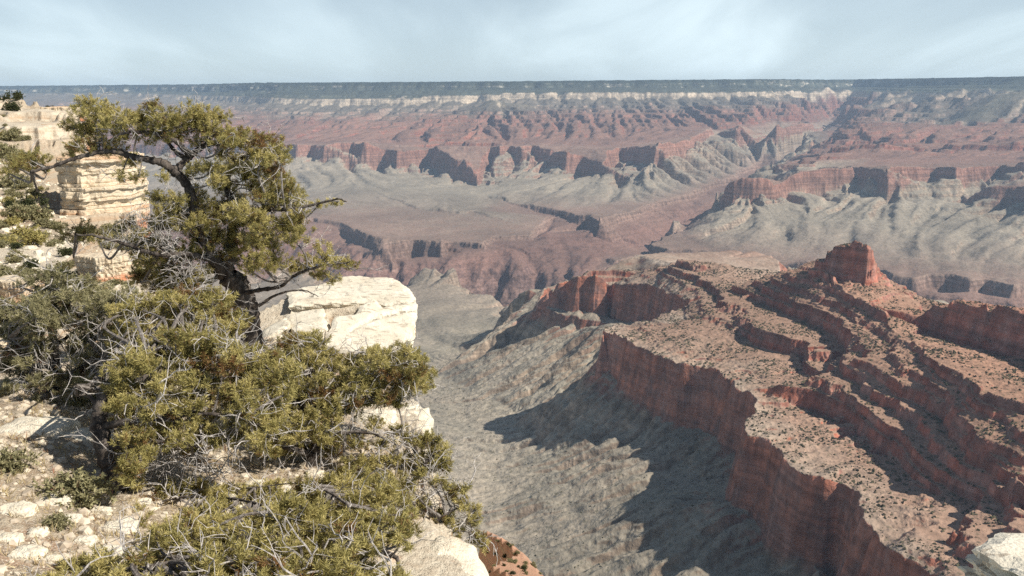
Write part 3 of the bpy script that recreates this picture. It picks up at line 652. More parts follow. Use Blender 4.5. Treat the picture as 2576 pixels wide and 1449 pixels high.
def rim_height(X, Y, detail=True):
    rr = np.hypot(X, Y)
    a = np.clip(rr/18, 0.5, 6)
    wx = .22*a*fbm(X/(1.6*a), Y/(1.6*a), 3, 51) if detail else 0; wy = .22*a*fbm(X/(1.6*a)+7, Y/(1.6*a), 3, 52) if detail else 0
    slabby = (rr > 15.5) & (rr < 23) & (X > -6.2)
    k = np.where(slabby, .15, 1.0)
    s0 = RN.sample(RN.S, X, Y)
    k = np.where((s0 > 1.5) & (X > -19) & (X < 29) & (Y < 38), .06, k); k = np.where(RF.sample(RF.S, X, Y) > 1.5, .06, k) if detail else k
    xs, ys = X + wx*k, Y + wy*k
    near = (X > -19) & (X < 29) & (Y < 38)
    z = np.where(near, RN.sample(RN.Z, xs, ys), RF.sample(RF.Z, xs, ys)); s = np.where(near, RN.sample(RN.S, xs, ys), RF.sample(RF.S, xs, ys))
    if not detail: return z, s
    rough = np.where(slabby, .13, np.where(s > 1.6, .22, np.where(s > .85, .45, 1.0)))
    z = z + rough*(.10*a*fbm(X/(.9*a), Y/(.9*a), 4, 53) + .045*a*ridged(X/(.42*a), Y/(.42*a), 3, 54))
    # bedded ledges on the slopes and bare rock
    P0 = np.where(rr > 22, 1.25, .34); zz = (z + .12*fbm(X/3, Y/3, 2, 55)*P0*2) / P0; lv = np.floor(zz); f = zz - lv
    w = sstep(.2, .9, s)*.6*sstep(2.1, 1.6, s)*np.where(slabby, 0.0, 1) + .6*sstep(22, 27, rr)*sstep(2.1, 1.6, s)
    z = z + (sstep(.66, .95, f) - f)*P0*np.clip(w, 0, .9)
    z = np.where(slabby & (s > .5), z - .10, z)
    for pts, w_, d_ in []:
        q_ = [P(*p[:2], Y=p[2])[:2] for p in pts]
        D = seg_d(X + .05*fbm(X/.5, Y/.5, 2, 57), Y + .05*fbm(X/.5, Y/.5+4, 2, 58), q_); z = z - d_*np.exp(-(D/w_)**2)
    D = seg_d(X, Y, pit + pit[:1]); ins = inside(X, Y, pit)
    z = z - .34*np.where(ins, 1.0, 0)*sstep(0, .12, D)
    s = np.where(ins & (D > .05), 0.0, s)
    return z, s
mg = Mat('rim_limestone', 0.9)
sg = mg.attr('strata').outputs['Fac']
na, nb, nc = mg.noise(1.3, 6, .6), mg.noise(9.0, 5, .65), mg.noise(46.0, 3, .6)
soil_ = mg.mix(mg.rng(nb, .35, .65), (.33, .25, .175), (.46, .39, .29))
soil_ = mg.mix(mg.rng(na, .55, .75), soil_, (.40, .25, .165))
soil_ = mg.mix(mg.rng(nc, .56, .66), soil_, (.62, .57, .48))
rock_ = mg.mix(mg.rng(nb, .3, .7), (.66, .59, .47), (.50, .42, .32))
rock_ = mg.mix(mg.rng(na, .60, .72), rock_, (.60, .40, .27))
rock_ = mg.mix(mg.math('MULTIPLY', mg.rng(nc, .60, .68), .7), rock_, (.30, .26, .22))
red_ = mg.mix(mg.rng(nb, .3, .7), (.50, .25, .17), (.42, .29, .19))
cg = mg.mix(mg.rng(mg.math('ADD', sg, mg.math('ADD', mg.math('MULTIPLY', mg.math('SUBTRACT', nb, .5), 1.0), mg.math('MULTIPLY', mg.math('SUBTRACT', na, .5), 1.2))), .5, .8), soil_, rock_)
cg = mg.mix(mg.rng(sg, 1.45, 1.95), cg, red_)
gz = mg.steep()
bedg = mg.noise(1.0, 3, .6, mg.n('ShaderNodeNewGeometry').outputs['Position'], (.08, .08, 3.2))
cg = mg.mix(mg.math('MULTIPLY', mg.rng(gz, .75, .45), mg.rng(bedg, .45, .65)), cg, (.42, .30, .20))
mg.color(cg)
mg.bump(mg.math('ADD', mg.math('MULTIPLY', nb, .10), mg.math('MULTIPLY', nc, .03)), .8, 1.0)
azr = np.radians(np.linspace(-48, 20, 1720))[None, :]; rrr = (3.2*np.exp(np.linspace(0, math.log(150/3.2), 1750)))[:, None]
RX = (rrr*np.sin(azr)).astype(np.float32); RY = (rrr*np.cos(azr)).astype(np.float32)
RZ, RS = rim_height(RX, RY)
rim_o = grid_mesh('cliff_top_ground', RX, RY, RZ, {'strata': RS}, mg.m); tag(rim_o, kind='structure')

def ground(px, py):
    """where the line of sight through a point of the picture meets the rim"""
    d = np.array(ray(px, py)); t = 3.5*np.exp(np.linspace(0, math.log(40), 3000))
    z, s = rim_height((d[0]*t).astype(np.float32), (d[1]*t).astype(np.float32), False)
    k = np.argmax(d[2]*t < z)
    if k == 0: return None
    p = d*t[k]; zz_, _ = rim_height(np.array([p[0]], np.float32), np.array([p[1]], np.float32))
    return (p[0], p[1], float(zz_[0]))
def gz_at(x, y): return float(rim_height(np.array([x], np.float32), np.array([y], np.float32))[0][0])

# ------------------------------------------------------------------ rock pieces
mr_ = Mat('pale_rock', .88)
ra, rb_, rc_ = mr_.noise(1.1, 6, .6), mr_.noise(7.0, 5, .6), mr_.noise(42.0, 3)
ck = mr_.mix(mr_.rng(rb_, .3, .7), (.76, .70, .57), (.66, .58, .45))
ck = mr_.mix(mr_.math('MULTIPLY', mr_.rng(rc_, .58, .66), .65), ck, (.30, .27, .23))
ck = mr_.mix(mr_.rng(ra, .58, .72), ck, (.60, .44, .31))
mr_.color(ck); mr_.bump(mr_.math('ADD', mr_.math('MULTIPLY', rb_, .06), mr_.math('MULTIPLY', rc_, .02)), .9, 1.0)
mb_ = Mat('banded_rock', .9)
pz = mb_.n('ShaderNodeNewGeometry').outputs['Position']
bb = mb_.noise(1.0, 4, .6, pz, (.12, .12, 2.2)); bf = mb_.noise(3.0, 5, .6)
cb = mb_.mix(mb_.rng(bf, .3, .7), (.66, .57, .43), (.57, .46, .33))
cb = mb_.mix(mb_.rng(bb, .52, .66), cb, (.56, .36, .22))
low = mb_.attr('low').outputs['Fac']
cb = mb_.mix(mb_.rng(mb_.math('ADD', low, mb_.math('MULTIPLY', bf, .3)), .75, 1.0), cb, (.50, .23, .13))
mb_.color(cb); mb_.bump(mb_.math('ADD', mb_.math('MULTIPLY', bf, .3), mb_.math('MULTIPLY', bb, .25)), .7, 1.0)

def bedded(name, cx, cy, outline, zs, mat, seed, rough=.05, groove=.12):
    """a stack of rock beds: outline = plan points (x, y) about (cx, cy); zs = levels from the foot to the top"""
    rs = np.random.RandomState(seed)
    n = 150
    o = np.array(outline + outline[:1]); L = np.concatenate([[0], np.cumsum(np.hypot(*np.diff(o, axis=0).T))]); u = np.linspace(0, L[-1], n, endpoint=False)
    ox = np.interp(u, L, o[:, 0]); oy = np.interp(u, L, o[:, 1]); th = u/L[-1]*2*np.pi; size = L[-1]/6
    V = []; low_ = []; shift = [0.0, 0.0]
    def ring(z, k, sd):
        k = k*np.clip(.5 + 1.5*fbm(np.cos(th)*1.6+sd*3, np.sin(th)*1.6+sd, 3, 67), 0, 1.6)
        w = 1 - k/size*1.0 + rough*fbm(np.cos(th)*2.2+seed, np.sin(th)*2.2, 3, 60) + rough*.55*fbm(np.cos(th)*5+sd, np.sin(th)*5+sd*1.7, 3, 64)
        w = w + .018*fbm(np.cos(th)*14+sd*5, np.sin(th)*14, 2, 68)
        V.extend(np.stack([cx+ox*w+shift[0], cy+oy*w+shift[1], np.full(n, z) + .03*size*fbm(np.cos(th)*2+sd, np.sin(th)*2, 2, 62)], 1)); low_.extend([1-(z-zs[0])/(zs[-1]-zs[0])]*n)
    for i, (a, b) in enumerate(zip(zs[:-1], zs[1:])):
        shift[:] = list(rs.normal(size=2)*.045*size)
        h = b-a; k = rs.rand()*groove*size*.6
        ring(a, k + groove*size*(.3+.7*rs.rand()), i*.37+seed); ring(a + h*.16, k, i*.37+seed); ring(a + h*.86, k*.95, i*.37+.08+seed); ring(b - h*.02, k + groove*size*.25, i*.37+.1+seed)
    nr = len(V)//n
    # closing dome with a little relief
    for q_, kk in ((.8, .012), (.5, .03), (.2, .035)):
        base_ = np.array(V[(nr-1)*n:nr*n]); c_ = np.array([cx+ox.mean(), cy+oy.mean(), base_[:, 2].mean()])
        p = c_ + (base_-c_)*q_; p[:, 2] += kk*size + .04*size*fbm(p[:, 0]/size*2, p[:, 1]/size*2, 3, 63)
        V.extend(p); low_.extend([0]*n)
    nr = len(V)//n; F = []
    for r in range(nr-1):
        for k in range(n): F.append((r*n+k, r*n+(k+1) % n, (r+1)*n+(k+1) % n, (r+1)*n+k))
    V.append(np.array(V[-n:]).mean(0)); low_.append(0); c = len(V)-1
    for k in range(n): F.append(((nr-1)*n+k, (nr-1)*n+(k+1) % n, c, c))
    F = np.array(F)
    me = bpy.data.meshes.new(name); me.from_pydata([tuple(v) for v in V], [], [tuple(dict.fromkeys(f)) for f in F.tolist()]); me.materials.append(mat)
    at = me.attributes.new('low', 'FLOAT', 'POINT'); at.data.foreach_set('value', np.array(low_, np.float32))
    ob = bpy.data.objects.new(name, me); COL.objects.link(ob)
    return ob
# the banded cliff block seen behind the pine
b0, b1 = P(138, 548, Y=58), P(345, 520, Y=60); bt = P(240, 392, Y=60)
wdt = (b1[0]-b0[0])*.86; xm = (b0[0]+b1[0])/2 - .35
ol = [(-wdt*.5, 1.2), (-wdt*.47, -1.9), (-wdt*.30, -2.3), (wdt*.02, -2.6), (wdt*.06, -2.1), (wdt*.34, -1.2), (wdt*.38, -.8), (wdt*.54, .4), (wdt*.5, 3.4), (0, 4.6), (-wdt*.4, 3.6)]
zz0 = bt[2]-6.0
lv_ = [zz0]
for h_ in (.7, .35, .3, 1.25, .22, .3, .18, .5, .24, .2, .62, .2, .36, .18, .4): lv_.append(lv_[-1]+h_)
blk = bedded('rock_outcrop', xm, 60.5, ol, lv_, mb_.m, 4, .17, .075)
tag(blk, 'big cream and tan banded rock block with red foot, behind the tall pine', 'rock outcrop')
# overhanging bed and cave above it at the far left
def outcrop(px, py, Y, w, d, h, seed, label, mat=None, nb=6, name='rock_outcrop'):
    x, y, z = P(px, py, Y=Y); rs = np.random.RandomState(seed)
    a = np.linspace(0, 2*np.pi, 12, endpoint=False); r = .8+.35*rs.rand(12)
    o_ = [(math.cos(t)*w/2*k, math.sin(t)*d/2*k) for t, k in zip(a, r)]
    zs = np.cumsum(np.concatenate([[0], .5+rs.rand(nb)])); zs = z - h + zs/zs[-1]*h
    ob = bedded(name, x, y, o_, list(zs), mat or mb_.m, seed, .26, .12); tag(ob, label, 'rock outcrop' if name == 'rock_outcrop' else 'boulder')
    return ob
outcrop(165, 270, 106, 5.0, 5, 1.6, 11, 'flat layered tan ledge on top of the far left cliff, right of little trees', nb=4)
outcrop(35, 322, 92, 5.5, 4, 1.6, 12, 'dark undercut ledge near the left edge, below the little skyline trees', nb=3)
outcrop(170, 312, 90, 4.6, 4, 3.0, 13, 'pale rounded cliff shoulder beside the dark cave at upper left', nb=5)
outcrop(78, 330, 89, 2.6, 3.0, 2.6, 14, 'pinkish stepped rock pillar left of the dark cave at upper left', nb=5)
outcrop(20, 850, 16.5, 1.1, .8, .5, 15, 'small cream rock step at the left edge below the gray pine', nb=4)
outcrop(265, 640, 30.5, 2.0, 1.2, .95, 16, 'reddish tan layered bank with a dark slot above the long cream ledge', nb=5)
outcrop(45, 700, 27.5, 1.6, 1.4, .8, 17, 'tan stepped bank at the left edge beside the long cream ledge', nb=4)

def boulder(px, py, Y, w, d, h, seed, label, mat=None, sink=.3):
    x, y, z = P(px, py, Y=Y); rs = np.random.RandomState(seed)
    n, m = 44, 26; th = np.linspace(0, 2*np.pi, n, endpoint=False); ph = np.linspace(-.5*np.pi, .5*np.pi, m)
    T_, H_ = np.meshgrid(th, ph); cx_, cy_, cz_ = np.cos(H_)*np.cos(T_), np.cos(H_)*np.sin(T_), np.sin(H_)
    e = 1/np.maximum.reduce([np.abs(cx_), np.abs(cy_), np.abs(cz_)*1.05])   # towards a block
    k = .45*e + .55
    k = k*(1 + .22*fbm(cx_*1.3+seed, cy_*1.3+cz_*1.7, 3, 70) + .07*ridged(cx_*3+seed, cy_*3+cz_*2.6, 3, 71))
    V = np.stack([x + cx_*k*w/2, y + cy_*k*d/2, z + (cz_*k*.5 - sink)*h], -1).reshape(-1, 3)
    F = [(r*n+c, r*n+(c+1) % n, (r+1)*n+(c+1) % n, (r+1)*n+c) for r in range(m-1) for c in range(n)]
    return tag(tri_mesh('boulder', V, F, mat or mr_.m, smooth=True), label, 'boulder')
boulder(95, 1075, 11.3, 1.0, .7, .45, 1, 'long low white boulder in tree shade at the left edge')
boulder(190, 1100, 11.2, .62, .5, .42, 2, 'white rounded boulder beside the black leaning trunk at lower left')
boulder(30, 1135, 10.7, .8, .4, .22, 3, 'flat white stone lying in front of the long low boulder at lower left')
boulder(262, 1090, 11.6, .2, .3, .5, 4, 'narrow white stone peeking right of the leaning trunk')
boulder(560, 1265, 10.4, .75, .5, .30, 5, 'white flat stone under the lower pine boughs, left one of two')
boulder(600, 1010, 14.5, .45, .4, .5, 6, 'white stacked stone showing through the middle pine boughs')
boulder(745, 1165, 12.5, .6, .5, .35, 7, 'pale cracked stone beside the dark middle stem')
boulder(815, 1255, 11.2, .42, .4, .45, 8, 'upright white stone left of the dry bushes near the drop')
boulder(1100, 1410, 9.9, 1.15, 1.3, .9, 9, 'big rounded white rock at the bottom on the brink of the drop', sink=.42)
boulder(1030, 1030, 15.2, .8, .9, .9, 10, 'cream rock knob on the brink below the white slab', sink=.45)
boulder(945, 1050, 14.6, .75, .6, .5, 16, 'pinkish tan stone left of the cream knob on the brink')
boulder(720, 880, 16.8, .4, .35, .25, 11, 'small white stone between the trunk and the slab')
boulder(745, 860, 17.2, .35, .3, .3, 12, 'white stone leaning on the left corner of the slab')
boulder(920, 905, 16.3, .5, .4, .35, 13, 'white stone under the front lip of the slab')
boulder(430, 1290, 10.0, .55, .4, .25, 14, 'white stone at the foot of the lower boughs, left of the flat pair')
boulder(690, 1235, 11.2, .5, .4, .3, 15, 'gray white flat stone under the lower pine boughs, right one of two')

def slab(pts, th, seed, label, lift=.1, mat=None):
    """an angular flat lying slab; pts: outline of its top (px, py, Y)"""
    q_ = np.array([P(*p[:2], Y=p[2]) for p in pts]); A = np.c_[q_[:, :2], np.ones(len(q_))]; co = np.linalg.lstsq(A, q_[:, 2], rcond=None)[0]
    o = np.vstack([q_, q_[:1]])[:, :2]; L = np.concatenate([[0], np.cumsum(np.hypot(*np.diff(o, axis=0).T))]); n = int(L[-1]/.045); u = np.linspace(0, L[-1], n, endpoint=False)
    bx, by = np.interp(u, L, o[:, 0]), np.interp(u, L, o[:, 1])
    tx, ty = np.roll(bx, -1)-np.roll(bx, 1), np.roll(by, -1)-np.roll(by, 1); tl = np.hypot(tx, ty)+1e-9; nx, ny = ty/tl, -tx/tl
    ar = np.sum(bx*np.roll(by, -1)-np.roll(bx, -1)*by)
    if ar < 0: nx, ny = -nx, -ny
    j_ = .075*fbm(bx*2.2+seed, by*2.2, 4, 81) + .02*ridged(bx*7, by*7, 2, 82)
    bx, by = bx+nx*j_, by+ny*j_
    poly_ = list(zip(bx, by)); r = np.random.RandomState(seed)
    g = np.stack(np.meshgrid(np.arange(bx.min(), bx.max(), .07), np.arange(by.min(), by.max(), .07)), -1).reshape(-1, 2) + r.uniform(-.015, .015, (1, 2))
    ins = inside(g[:, 0], g[:, 1], poly_); g = g[ins]
    D = seg_d(g[:, 0], g[:, 1], poly_ + poly_[:1]); g = g[D > .05]
    al = [Vector(p) for p in poly_] + [Vector((a, b)) for a, b in g]
    ov, oe, of, *_r = delaunay_2d_cdt(al, [], [list(range(n))], 1, 1e-6)
    X_ = np.array([v.x for v in ov]); Y_ = np.array([v.y for v in ov])
    D = seg_d(X_, Y_, poly_ + poly_[:1])
    bedz = (co[0]*X_+co[1]*Y_)*0 + (.05 if lift else .018)*fbm(X_*.9+seed, Y_*1.6, 3, 83)
    st_ = np.floor((bedz+.2)/.022)*.022-.2
    Z_ = co[0]*X_+co[1]*Y_+co[2] + lift + .35*bedz + .65*st_ + .006*fbm(X_*9, Y_*9, 2, 84) - .03*np.exp(-D/.03)
    V = list(np.c_[X_, Y_, Z_]); F = [tuple(f) for f in of]
    prev = None
    lut = {(round(float(a), 4), round(float(b), 4)): k for k, (a, b) in enumerate(zip(X_, Y_))}
    top = [lut.get((round(float(a), 4), round(float(b), 4))) for a, b in poly_]
    top = [k if k is not None else int(np.argmin((X_-a)**2+(Y_-b)**2)) for k, (a, b) in zip(top, poly_)]
    prev = top
    for dz, off in ((.10, .01), (.30, -.015), (.36, -.05), (.62, -.03), (.70, -.07), (1.0, -.06)):
        cur = []
        for k in range(n):
            w = off + .02*math.sin(k*.7+dz*9+seed); V.append(np.array([bx[k]+nx[k]*w, by[k]+ny[k]*w, Z_[top[k]] - dz*th])); cur.append(len(V)-1)
        for k in range(n): F.append((prev[k], cur[k], cur[(k+1) % n], prev[(k+1) % n]) if ar > 0 else (prev[k], prev[(k+1) % n], cur[(k+1) % n], cur[k]))
        prev = cur
    me = bpy.data.meshes.new('rock_slab'); me.from_pydata([tuple(map(float, v)) for v in V], [], [tuple(dict.fromkeys(f)) for f in F if len(set(f)) > 2]); me.materials.append(mat or mslab.m); me.validate()
    ob = bpy.data.objects.new('rock_slab', me); COL.objects.link(ob); return tag(ob, label, 'rock slab', kind='thing')
mslab = Mat('white_slab_rock', .85)
s1_, s2_, s3_ = mslab.noise(1.6, 6, .6), mslab.noise(1.0, 5, .6, None, (4, 11, 4), .6), mslab.noise(40.0, 3)
cs_ = mslab.mix(mslab.rng(s1_, .3, .7), (.74, .69, .58), (.64, .57, .45))
cs_ = mslab.mix(mslab.math('MULTIPLY', mslab.rng(s2_, .57, .63), .8), cs_, (.38, .32, .25))
cs_ = mslab.mix(mslab.math('MULTIPLY', mslab.rng(s3_, .62, .68), .6), cs_, (.32, .28, .23))
cs_ = mslab.mix(mslab.rng(s1_, .64, .72), cs_, (.68, .52, .39))
mslab.color(cs_); mslab.bump(mslab.math('ADD', mslab.math('MULTIPLY', s2_, .03), mslab.math('MULTIPLY', s3_, .012)), .8, 1.0)
slab([(728, 784, 18.85), (830, 767, 19.0), (934, 748, 19.2), (944, 752, 19.15), (966, 767, 18.9), (1000, 761, 19.0), (1044, 755, 19.2), (1036, 744, 19.9), (1010, 722, 20.4), (985, 707, 20.8), (945, 703, 20.8), (905, 688, 21.0), (860, 692, 20.9), (790, 718, 20.2), (725, 735, 19.9)], .3, 1, 'white rock slab at the back of the white outcrop, with a long straight front', .05)
slab([(940, 758, 19.05), (963, 774, 18.75), (1002, 767, 18.9), (1046, 761, 19.1), (1052, 775, 19), (1048, 781, 18.85), (998, 785, 18.6), (943, 796, 18.3), (904, 818, 17.95), (869, 837, 17.65), (828, 838, 17.65), (838, 815, 18.0), (848, 800, 18.2), (895, 788, 18.35), (908, 772, 18.7)], .5, 2, 'white rock slab right of the brown hollow in the white outcrop', .06)
slab([(824, 843, 17.55), (869, 842, 17.6), (906, 823, 17.85), (945, 801, 18.2), (998, 790, 18.5), (1047, 786, 18.7), (1047, 800, 18.6), (1034, 838, 17.85), (1024, 880, 17.0), (950, 890, 16.85), (885, 889, 16.85), (815, 868, 17.05)], .55, 3, 'front white rock slab of the white outcrop, cut off by a slanting crack', .05)
slab([(730, 791, 18.75), (812, 777, 18.85), (818, 800, 18.3), (822, 825, 17.85), (807, 862, 17.1), (775, 852, 17.3), (735, 824, 17.85), (716, 795, 18.7)], .5, 4, 'square white rock slab left of the brown hollow in the white outcrop', .05)
slab([(655, 842, 17.9), (700, 812, 18.2), (722, 800, 18.4), (728, 822, 17.9), (690, 845, 17.5), (662, 858, 17.4)], .35, 5, 'small white rock slab between the pine trunk and the white outcrop', .08)
# white ledge in the bottom right corner
def MC(x, y, z): px, py = 2280.7 + x*.1435, 1240.9 + y*.1435; return (px, py, P(px, py, z=z)[1])
slab([MC(*p, -2.6) for p in ((1320, 865), (1410, 780), (1440, 700), (1560, 600), (1640, 585), (1850, 605), (2057, 610), (2700, 640), (3200, 1500), (2600, 1600), (2057, 1290), (1900, 1170), (1700, 1100), (1500, 1005))], .14, 6, 'upper white slab of the bare rock in the bottom right corner', 0)
slab([MC(*p, -2.72) for p in ((1130, 1055), (1250, 1000), (1470, 1045), (1700, 1130), (1880, 1210), (2057, 1330), (2600, 1700), (2700, 2300), (1900, 2200), (1600, 1480), (1480, 1360), (1330, 1290), (1250, 1180))], .14, 7, 'middle white slab in the bottom right corner, below the upper one', 0)
slab([MC(*p, -2.82) for p in ((935, 1155), (1040, 1150), (1140, 1160), (1240, 1270), (1400, 1390), (1560, 1500), (1700, 2000), (1350, 2000), (1300, 1430), (1200, 1330), (1080, 1290))], .14, 8, 'lowest narrow white slab in the bottom right corner', 0)

for k, (bx_, by_) in enumerate([(40, 1290), (95, 1345), (150, 1260), (215, 1365), (255, 1290), (70, 1400), (300, 1335), (130, 1415), (355, 1270), (20, 1360), (520, 1235), (640, 1225), (790, 1200), (340, 1225), (500, 1275), (860, 1235), (930, 1255), (700, 1285), (180, 1310), (270, 1400)]):
    p_ = ground(bx_, by_)
    if p_ is None: continue
    yb = p_[1]; rb2 = random.Random(k); w_ = rb2.uniform(.16, .42)
    o_ = boulder(bx_, by_-6, yb, w_, w_*rb2.uniform(.5, .9), w_*rb2.uniform(.4, .7), 40+k, 'broken pale stone half sunk in the rubble at lower left', sink=.2)
    o_['category'] = 'stone'; o_['group'] = 'broken pale stones on the rubble'; o_.name = 'stone'
# rubble: loose stones past counting
def scatter(n, area, seed, cond=None):
    """random ground points by line of sight"""
    rs = np.random.RandomState(seed); out = []
    x0, x1, y0, y1 = area
    while len(out) < n:
        p = ground(x0+(x1-x0)*rs.rand(), y0+(y1-y0)*rs.rand())
        if p: out.append(p)
    return out
def clump_mesh(pts, sizes, shape_v, shape_f, seed, jitter=.25, squash=(.5, .9)):
    rs = np.random.RandomState(seed); n = len(pts); nv = len(shape_v); sv = np.array(shape_v, np.float32)
    a = rs.rand(n)*2*np.pi; c, s_ = np.cos(a), np.sin(a)
    V = np.repeat(sv[None], n, 0) * (1 + jitter*(rs.rand(n, nv, 1)-.5)*2)
    V = V * (np.asarray(sizes)[:, None, None])
    V[:, :, 2] *= (squash[0] + (squash[1]-squash[0])*rs.rand(n))[:, None]
    x = V[:, :, 0]*c[:, None] - V[:, :, 1]*s_[:, None]; y = V[:, :, 0]*s_[:, None] + V[:, :, 1]*c[:, None]
    V[:, :, 0], V[:, :, 1] = x, y; V += np.asarray(pts, np.float32)[:, None, :]
    F = np.array(shape_f)[None] + (np.arange(n)*nv)[:, None, None]
    return V.reshape(-1, 3), F.reshape(-1, len(shape_f[0]))
t_ = (1+5**.5)/2
ICV = [np.array(v)/1.9 for v in ((-1, t_, 0), (1, t_, 0), (-1, -t_, 0), (1, -t_, 0), (0, -1, t_), (0, 1, t_), (0, -1, -t_), (0, 1, -t_), (t_, 0, -1), (t_, 0, 1), (-t_, 0, -1), (-t_, 0, 1))]
ICF = [(0, 11, 5), (0, 5, 1), (0, 1, 7), (0, 7, 10), (0, 10, 11), (1, 5, 9), (5, 11, 4), (11, 10, 2), (10, 7, 6), (7, 1, 8), (3, 9, 4), (3, 4, 2), (3, 2, 6), (3, 6, 8), (3, 8, 9), (4, 9, 5), (2, 4, 11), (6, 2, 10), (8, 6, 7), (9, 8, 1)]
rs_ = np.random.RandomState(5)
def grid_pts(n, x0, x1, y0, y1, seed, smax=1.6):
    r = np.random.RandomState(seed); X = (x0+(x1-x0)*r.rand(n)).astype(np.float32); Y = (y0+(y1-y0)*r.rand(n)).astype(np.float32)
    z, s = rim_height(X, Y); dn = fbm(X/1.2, Y/1.2, 3, 91)
    m = (dn > -.25 + .5*(r.rand(n)-.5)) & (s < smax) & (z > -9)
    return np.stack([X, Y, z], 1)[m]
pts = grid_pts(14000, -9, 0, 6, 17, 31, .8)
V, F = clump_mesh(pts, .009 + .075*rs_.rand(len(pts))**4, ICV, ICF, 32)
mrub = Mat('buff_stones', .9); mrub.color(mrub.mix(mrub.rng(mrub.noise(5, 3), .35, .65), (.60, .53, .42), (.42, .35, .27)))
tag(tri_mesh('rubble', V, F, mrub.m), kind='stuff')
pts = grid_pts(5000, -46, -9, 22, 70, 33, 1.9)
pts = pts[pts[:, 0] > -pts[:, 1]*.66]
V, F = clump_mesh(pts, .06 + .26*rs_.rand(len(pts))**3, ICV, ICF, 34)
tag(tri_mesh('scree', V, F, mr_.m), kind='stuff')

# ------------------------------------------------------------------ plants
def leafmat(name, c0, c1, c2, tr=.25):
    m = Mat(name, .65)
    r = m.attr('tone').outputs['Fac']
    c = m.ramp(r, [(0.0, (c0[0]*1.05, c0[1]*.62, c0[2]*.8)), (.22, c0), (.58, c1), (1.0, c2)])
    m.color(c)
    t = m.n('ShaderNodeBsdfTranslucent'); m.set(t.inputs[0], c); ms = m.n('ShaderNodeMixShader'); ms.inputs[0].default_value = tr
    o = m.t.nodes['Material Output']; m.t.links.new(m.b.outputs[0], ms.inputs[1]); m.t.links.new(t.outputs[0], ms.inputs[2]); m.t.links.new(ms.outputs[0], o.inputs[0])
    return m.m
needle = leafmat('pinyon_needles', (.24, .215, .075), (.42, .365, .14), (.60, .51, .22))
needle_gray = leafmat('gray_green_leaves', (.20, .19, .10), (.33, .305, .165), (.45, .41, .24))
needle_dark = leafmat('dark_juniper', (.045, .055, .025), (.075, .085, .04), (.11, .115, .05))
straw = leafmat('dry_straw', (.40, .31, .16), (.52, .42, .23), (.62, .54, .34))
rust = leafmat('rusty_needles', (.30, .11, .05), (.40, .17, .07), (.42, .22, .09))
def barkmat(name, a, b, s=9):
    m = Mat(name, .9); n1_ = m.noise(s, 5, .65, None, (1, 1, .35)); n2_ = m.noise(70, 3)
    m.color(m.mix(m.rng(n1_, .35, .65), a, b)); m.bump(m.math('ADD', m.math('MULTIPLY', n1_, .05), m.math('MULTIPLY', n2_, .01)), .9, 1.0)
    return m.m
bark = barkmat('pinyon_bark', (.04, .032, .028), (.135, .115, .10))
twigm = barkmat('twig_bark', (.13, .11, .095), (.26, .235, .215), 20)
deadm = barkmat('bleached_wood', (.36, .33, .31), (.60, .56, .52), 20)

class Tubes:
    def __init__(self): self.V = []; self.F = []; self.n = 0
    def add(self, pts, r0, r1, sides=5, knot=0.0, seed=0):
        P_ = np.asarray(pts, float); m = len(P_)
        T_ = np.gradient(P_, axis=0); T_ /= np.linalg.norm(T_, axis=1)[:, None] + 1e-9
        ref = np.array([.31, .87, .38]); A = np.cross(T_, ref); A /= np.linalg.norm(A, axis=1)[:, None] + 1e-9; B = np.cross(T_, A)
        r = np.linspace(r0, r1, m) if np.isscalar(r1) else np.asarray(r1)
        if knot: r = r*(1 + knot*np.sin(np.arange(m)*2.3+seed)*.5 + knot*(np.random.RandomState(seed).rand(m)-.5))
        a = np.linspace(0, 2*np.pi, sides, endpoint=False)
        lump = 1 + (knot*.7*np.sin(a*2+seed) if knot else 0)
        ring = P_[:, None] + (A[:, None]*(np.cos(a)*lump)[None, :, None] + B[:, None]*(np.sin(a)*lump)[None, :, None])*r[:, None, None]
        self.V.append(ring.reshape(-1, 3)); i = np.arange(m*sides).reshape(m, sides) + self.n
        self.F.append(np.stack([i[:-1], np.roll(i[:-1], -1, 1), np.roll(i[1:], -1, 1), i[1:]], -1).reshape(-1, 4)); self.n += m*sides
    def make(self, name, mat, parent, smooth=True):
        if not self.V: return None
        return tri_mesh(name, np.concatenate(self.V), np.concatenate(self.F), mat, smooth=smooth, parent=parent)
def curve(pts, k=5):
    p = np.asarray(pts, float); n = len(p)
    if n < 3: return p
    q_ = np.concatenate([[2*p[0]-p[1]], p, [2*p[-1]-p[-2]]]); out = []
    for i in range(1, n):
        a, b, c, d = q_[i-1], q_[i], q_[i+1], q_[i+2]
        for t in np.linspace(0, 1, k, endpoint=False): out.append(.5*(2*b + (c-a)*t + (2*a-5*b+4*c-d)*t*t + (3*b-a-3*c+d)*t**3))
    out.append(p[-1]); return np.array(out)

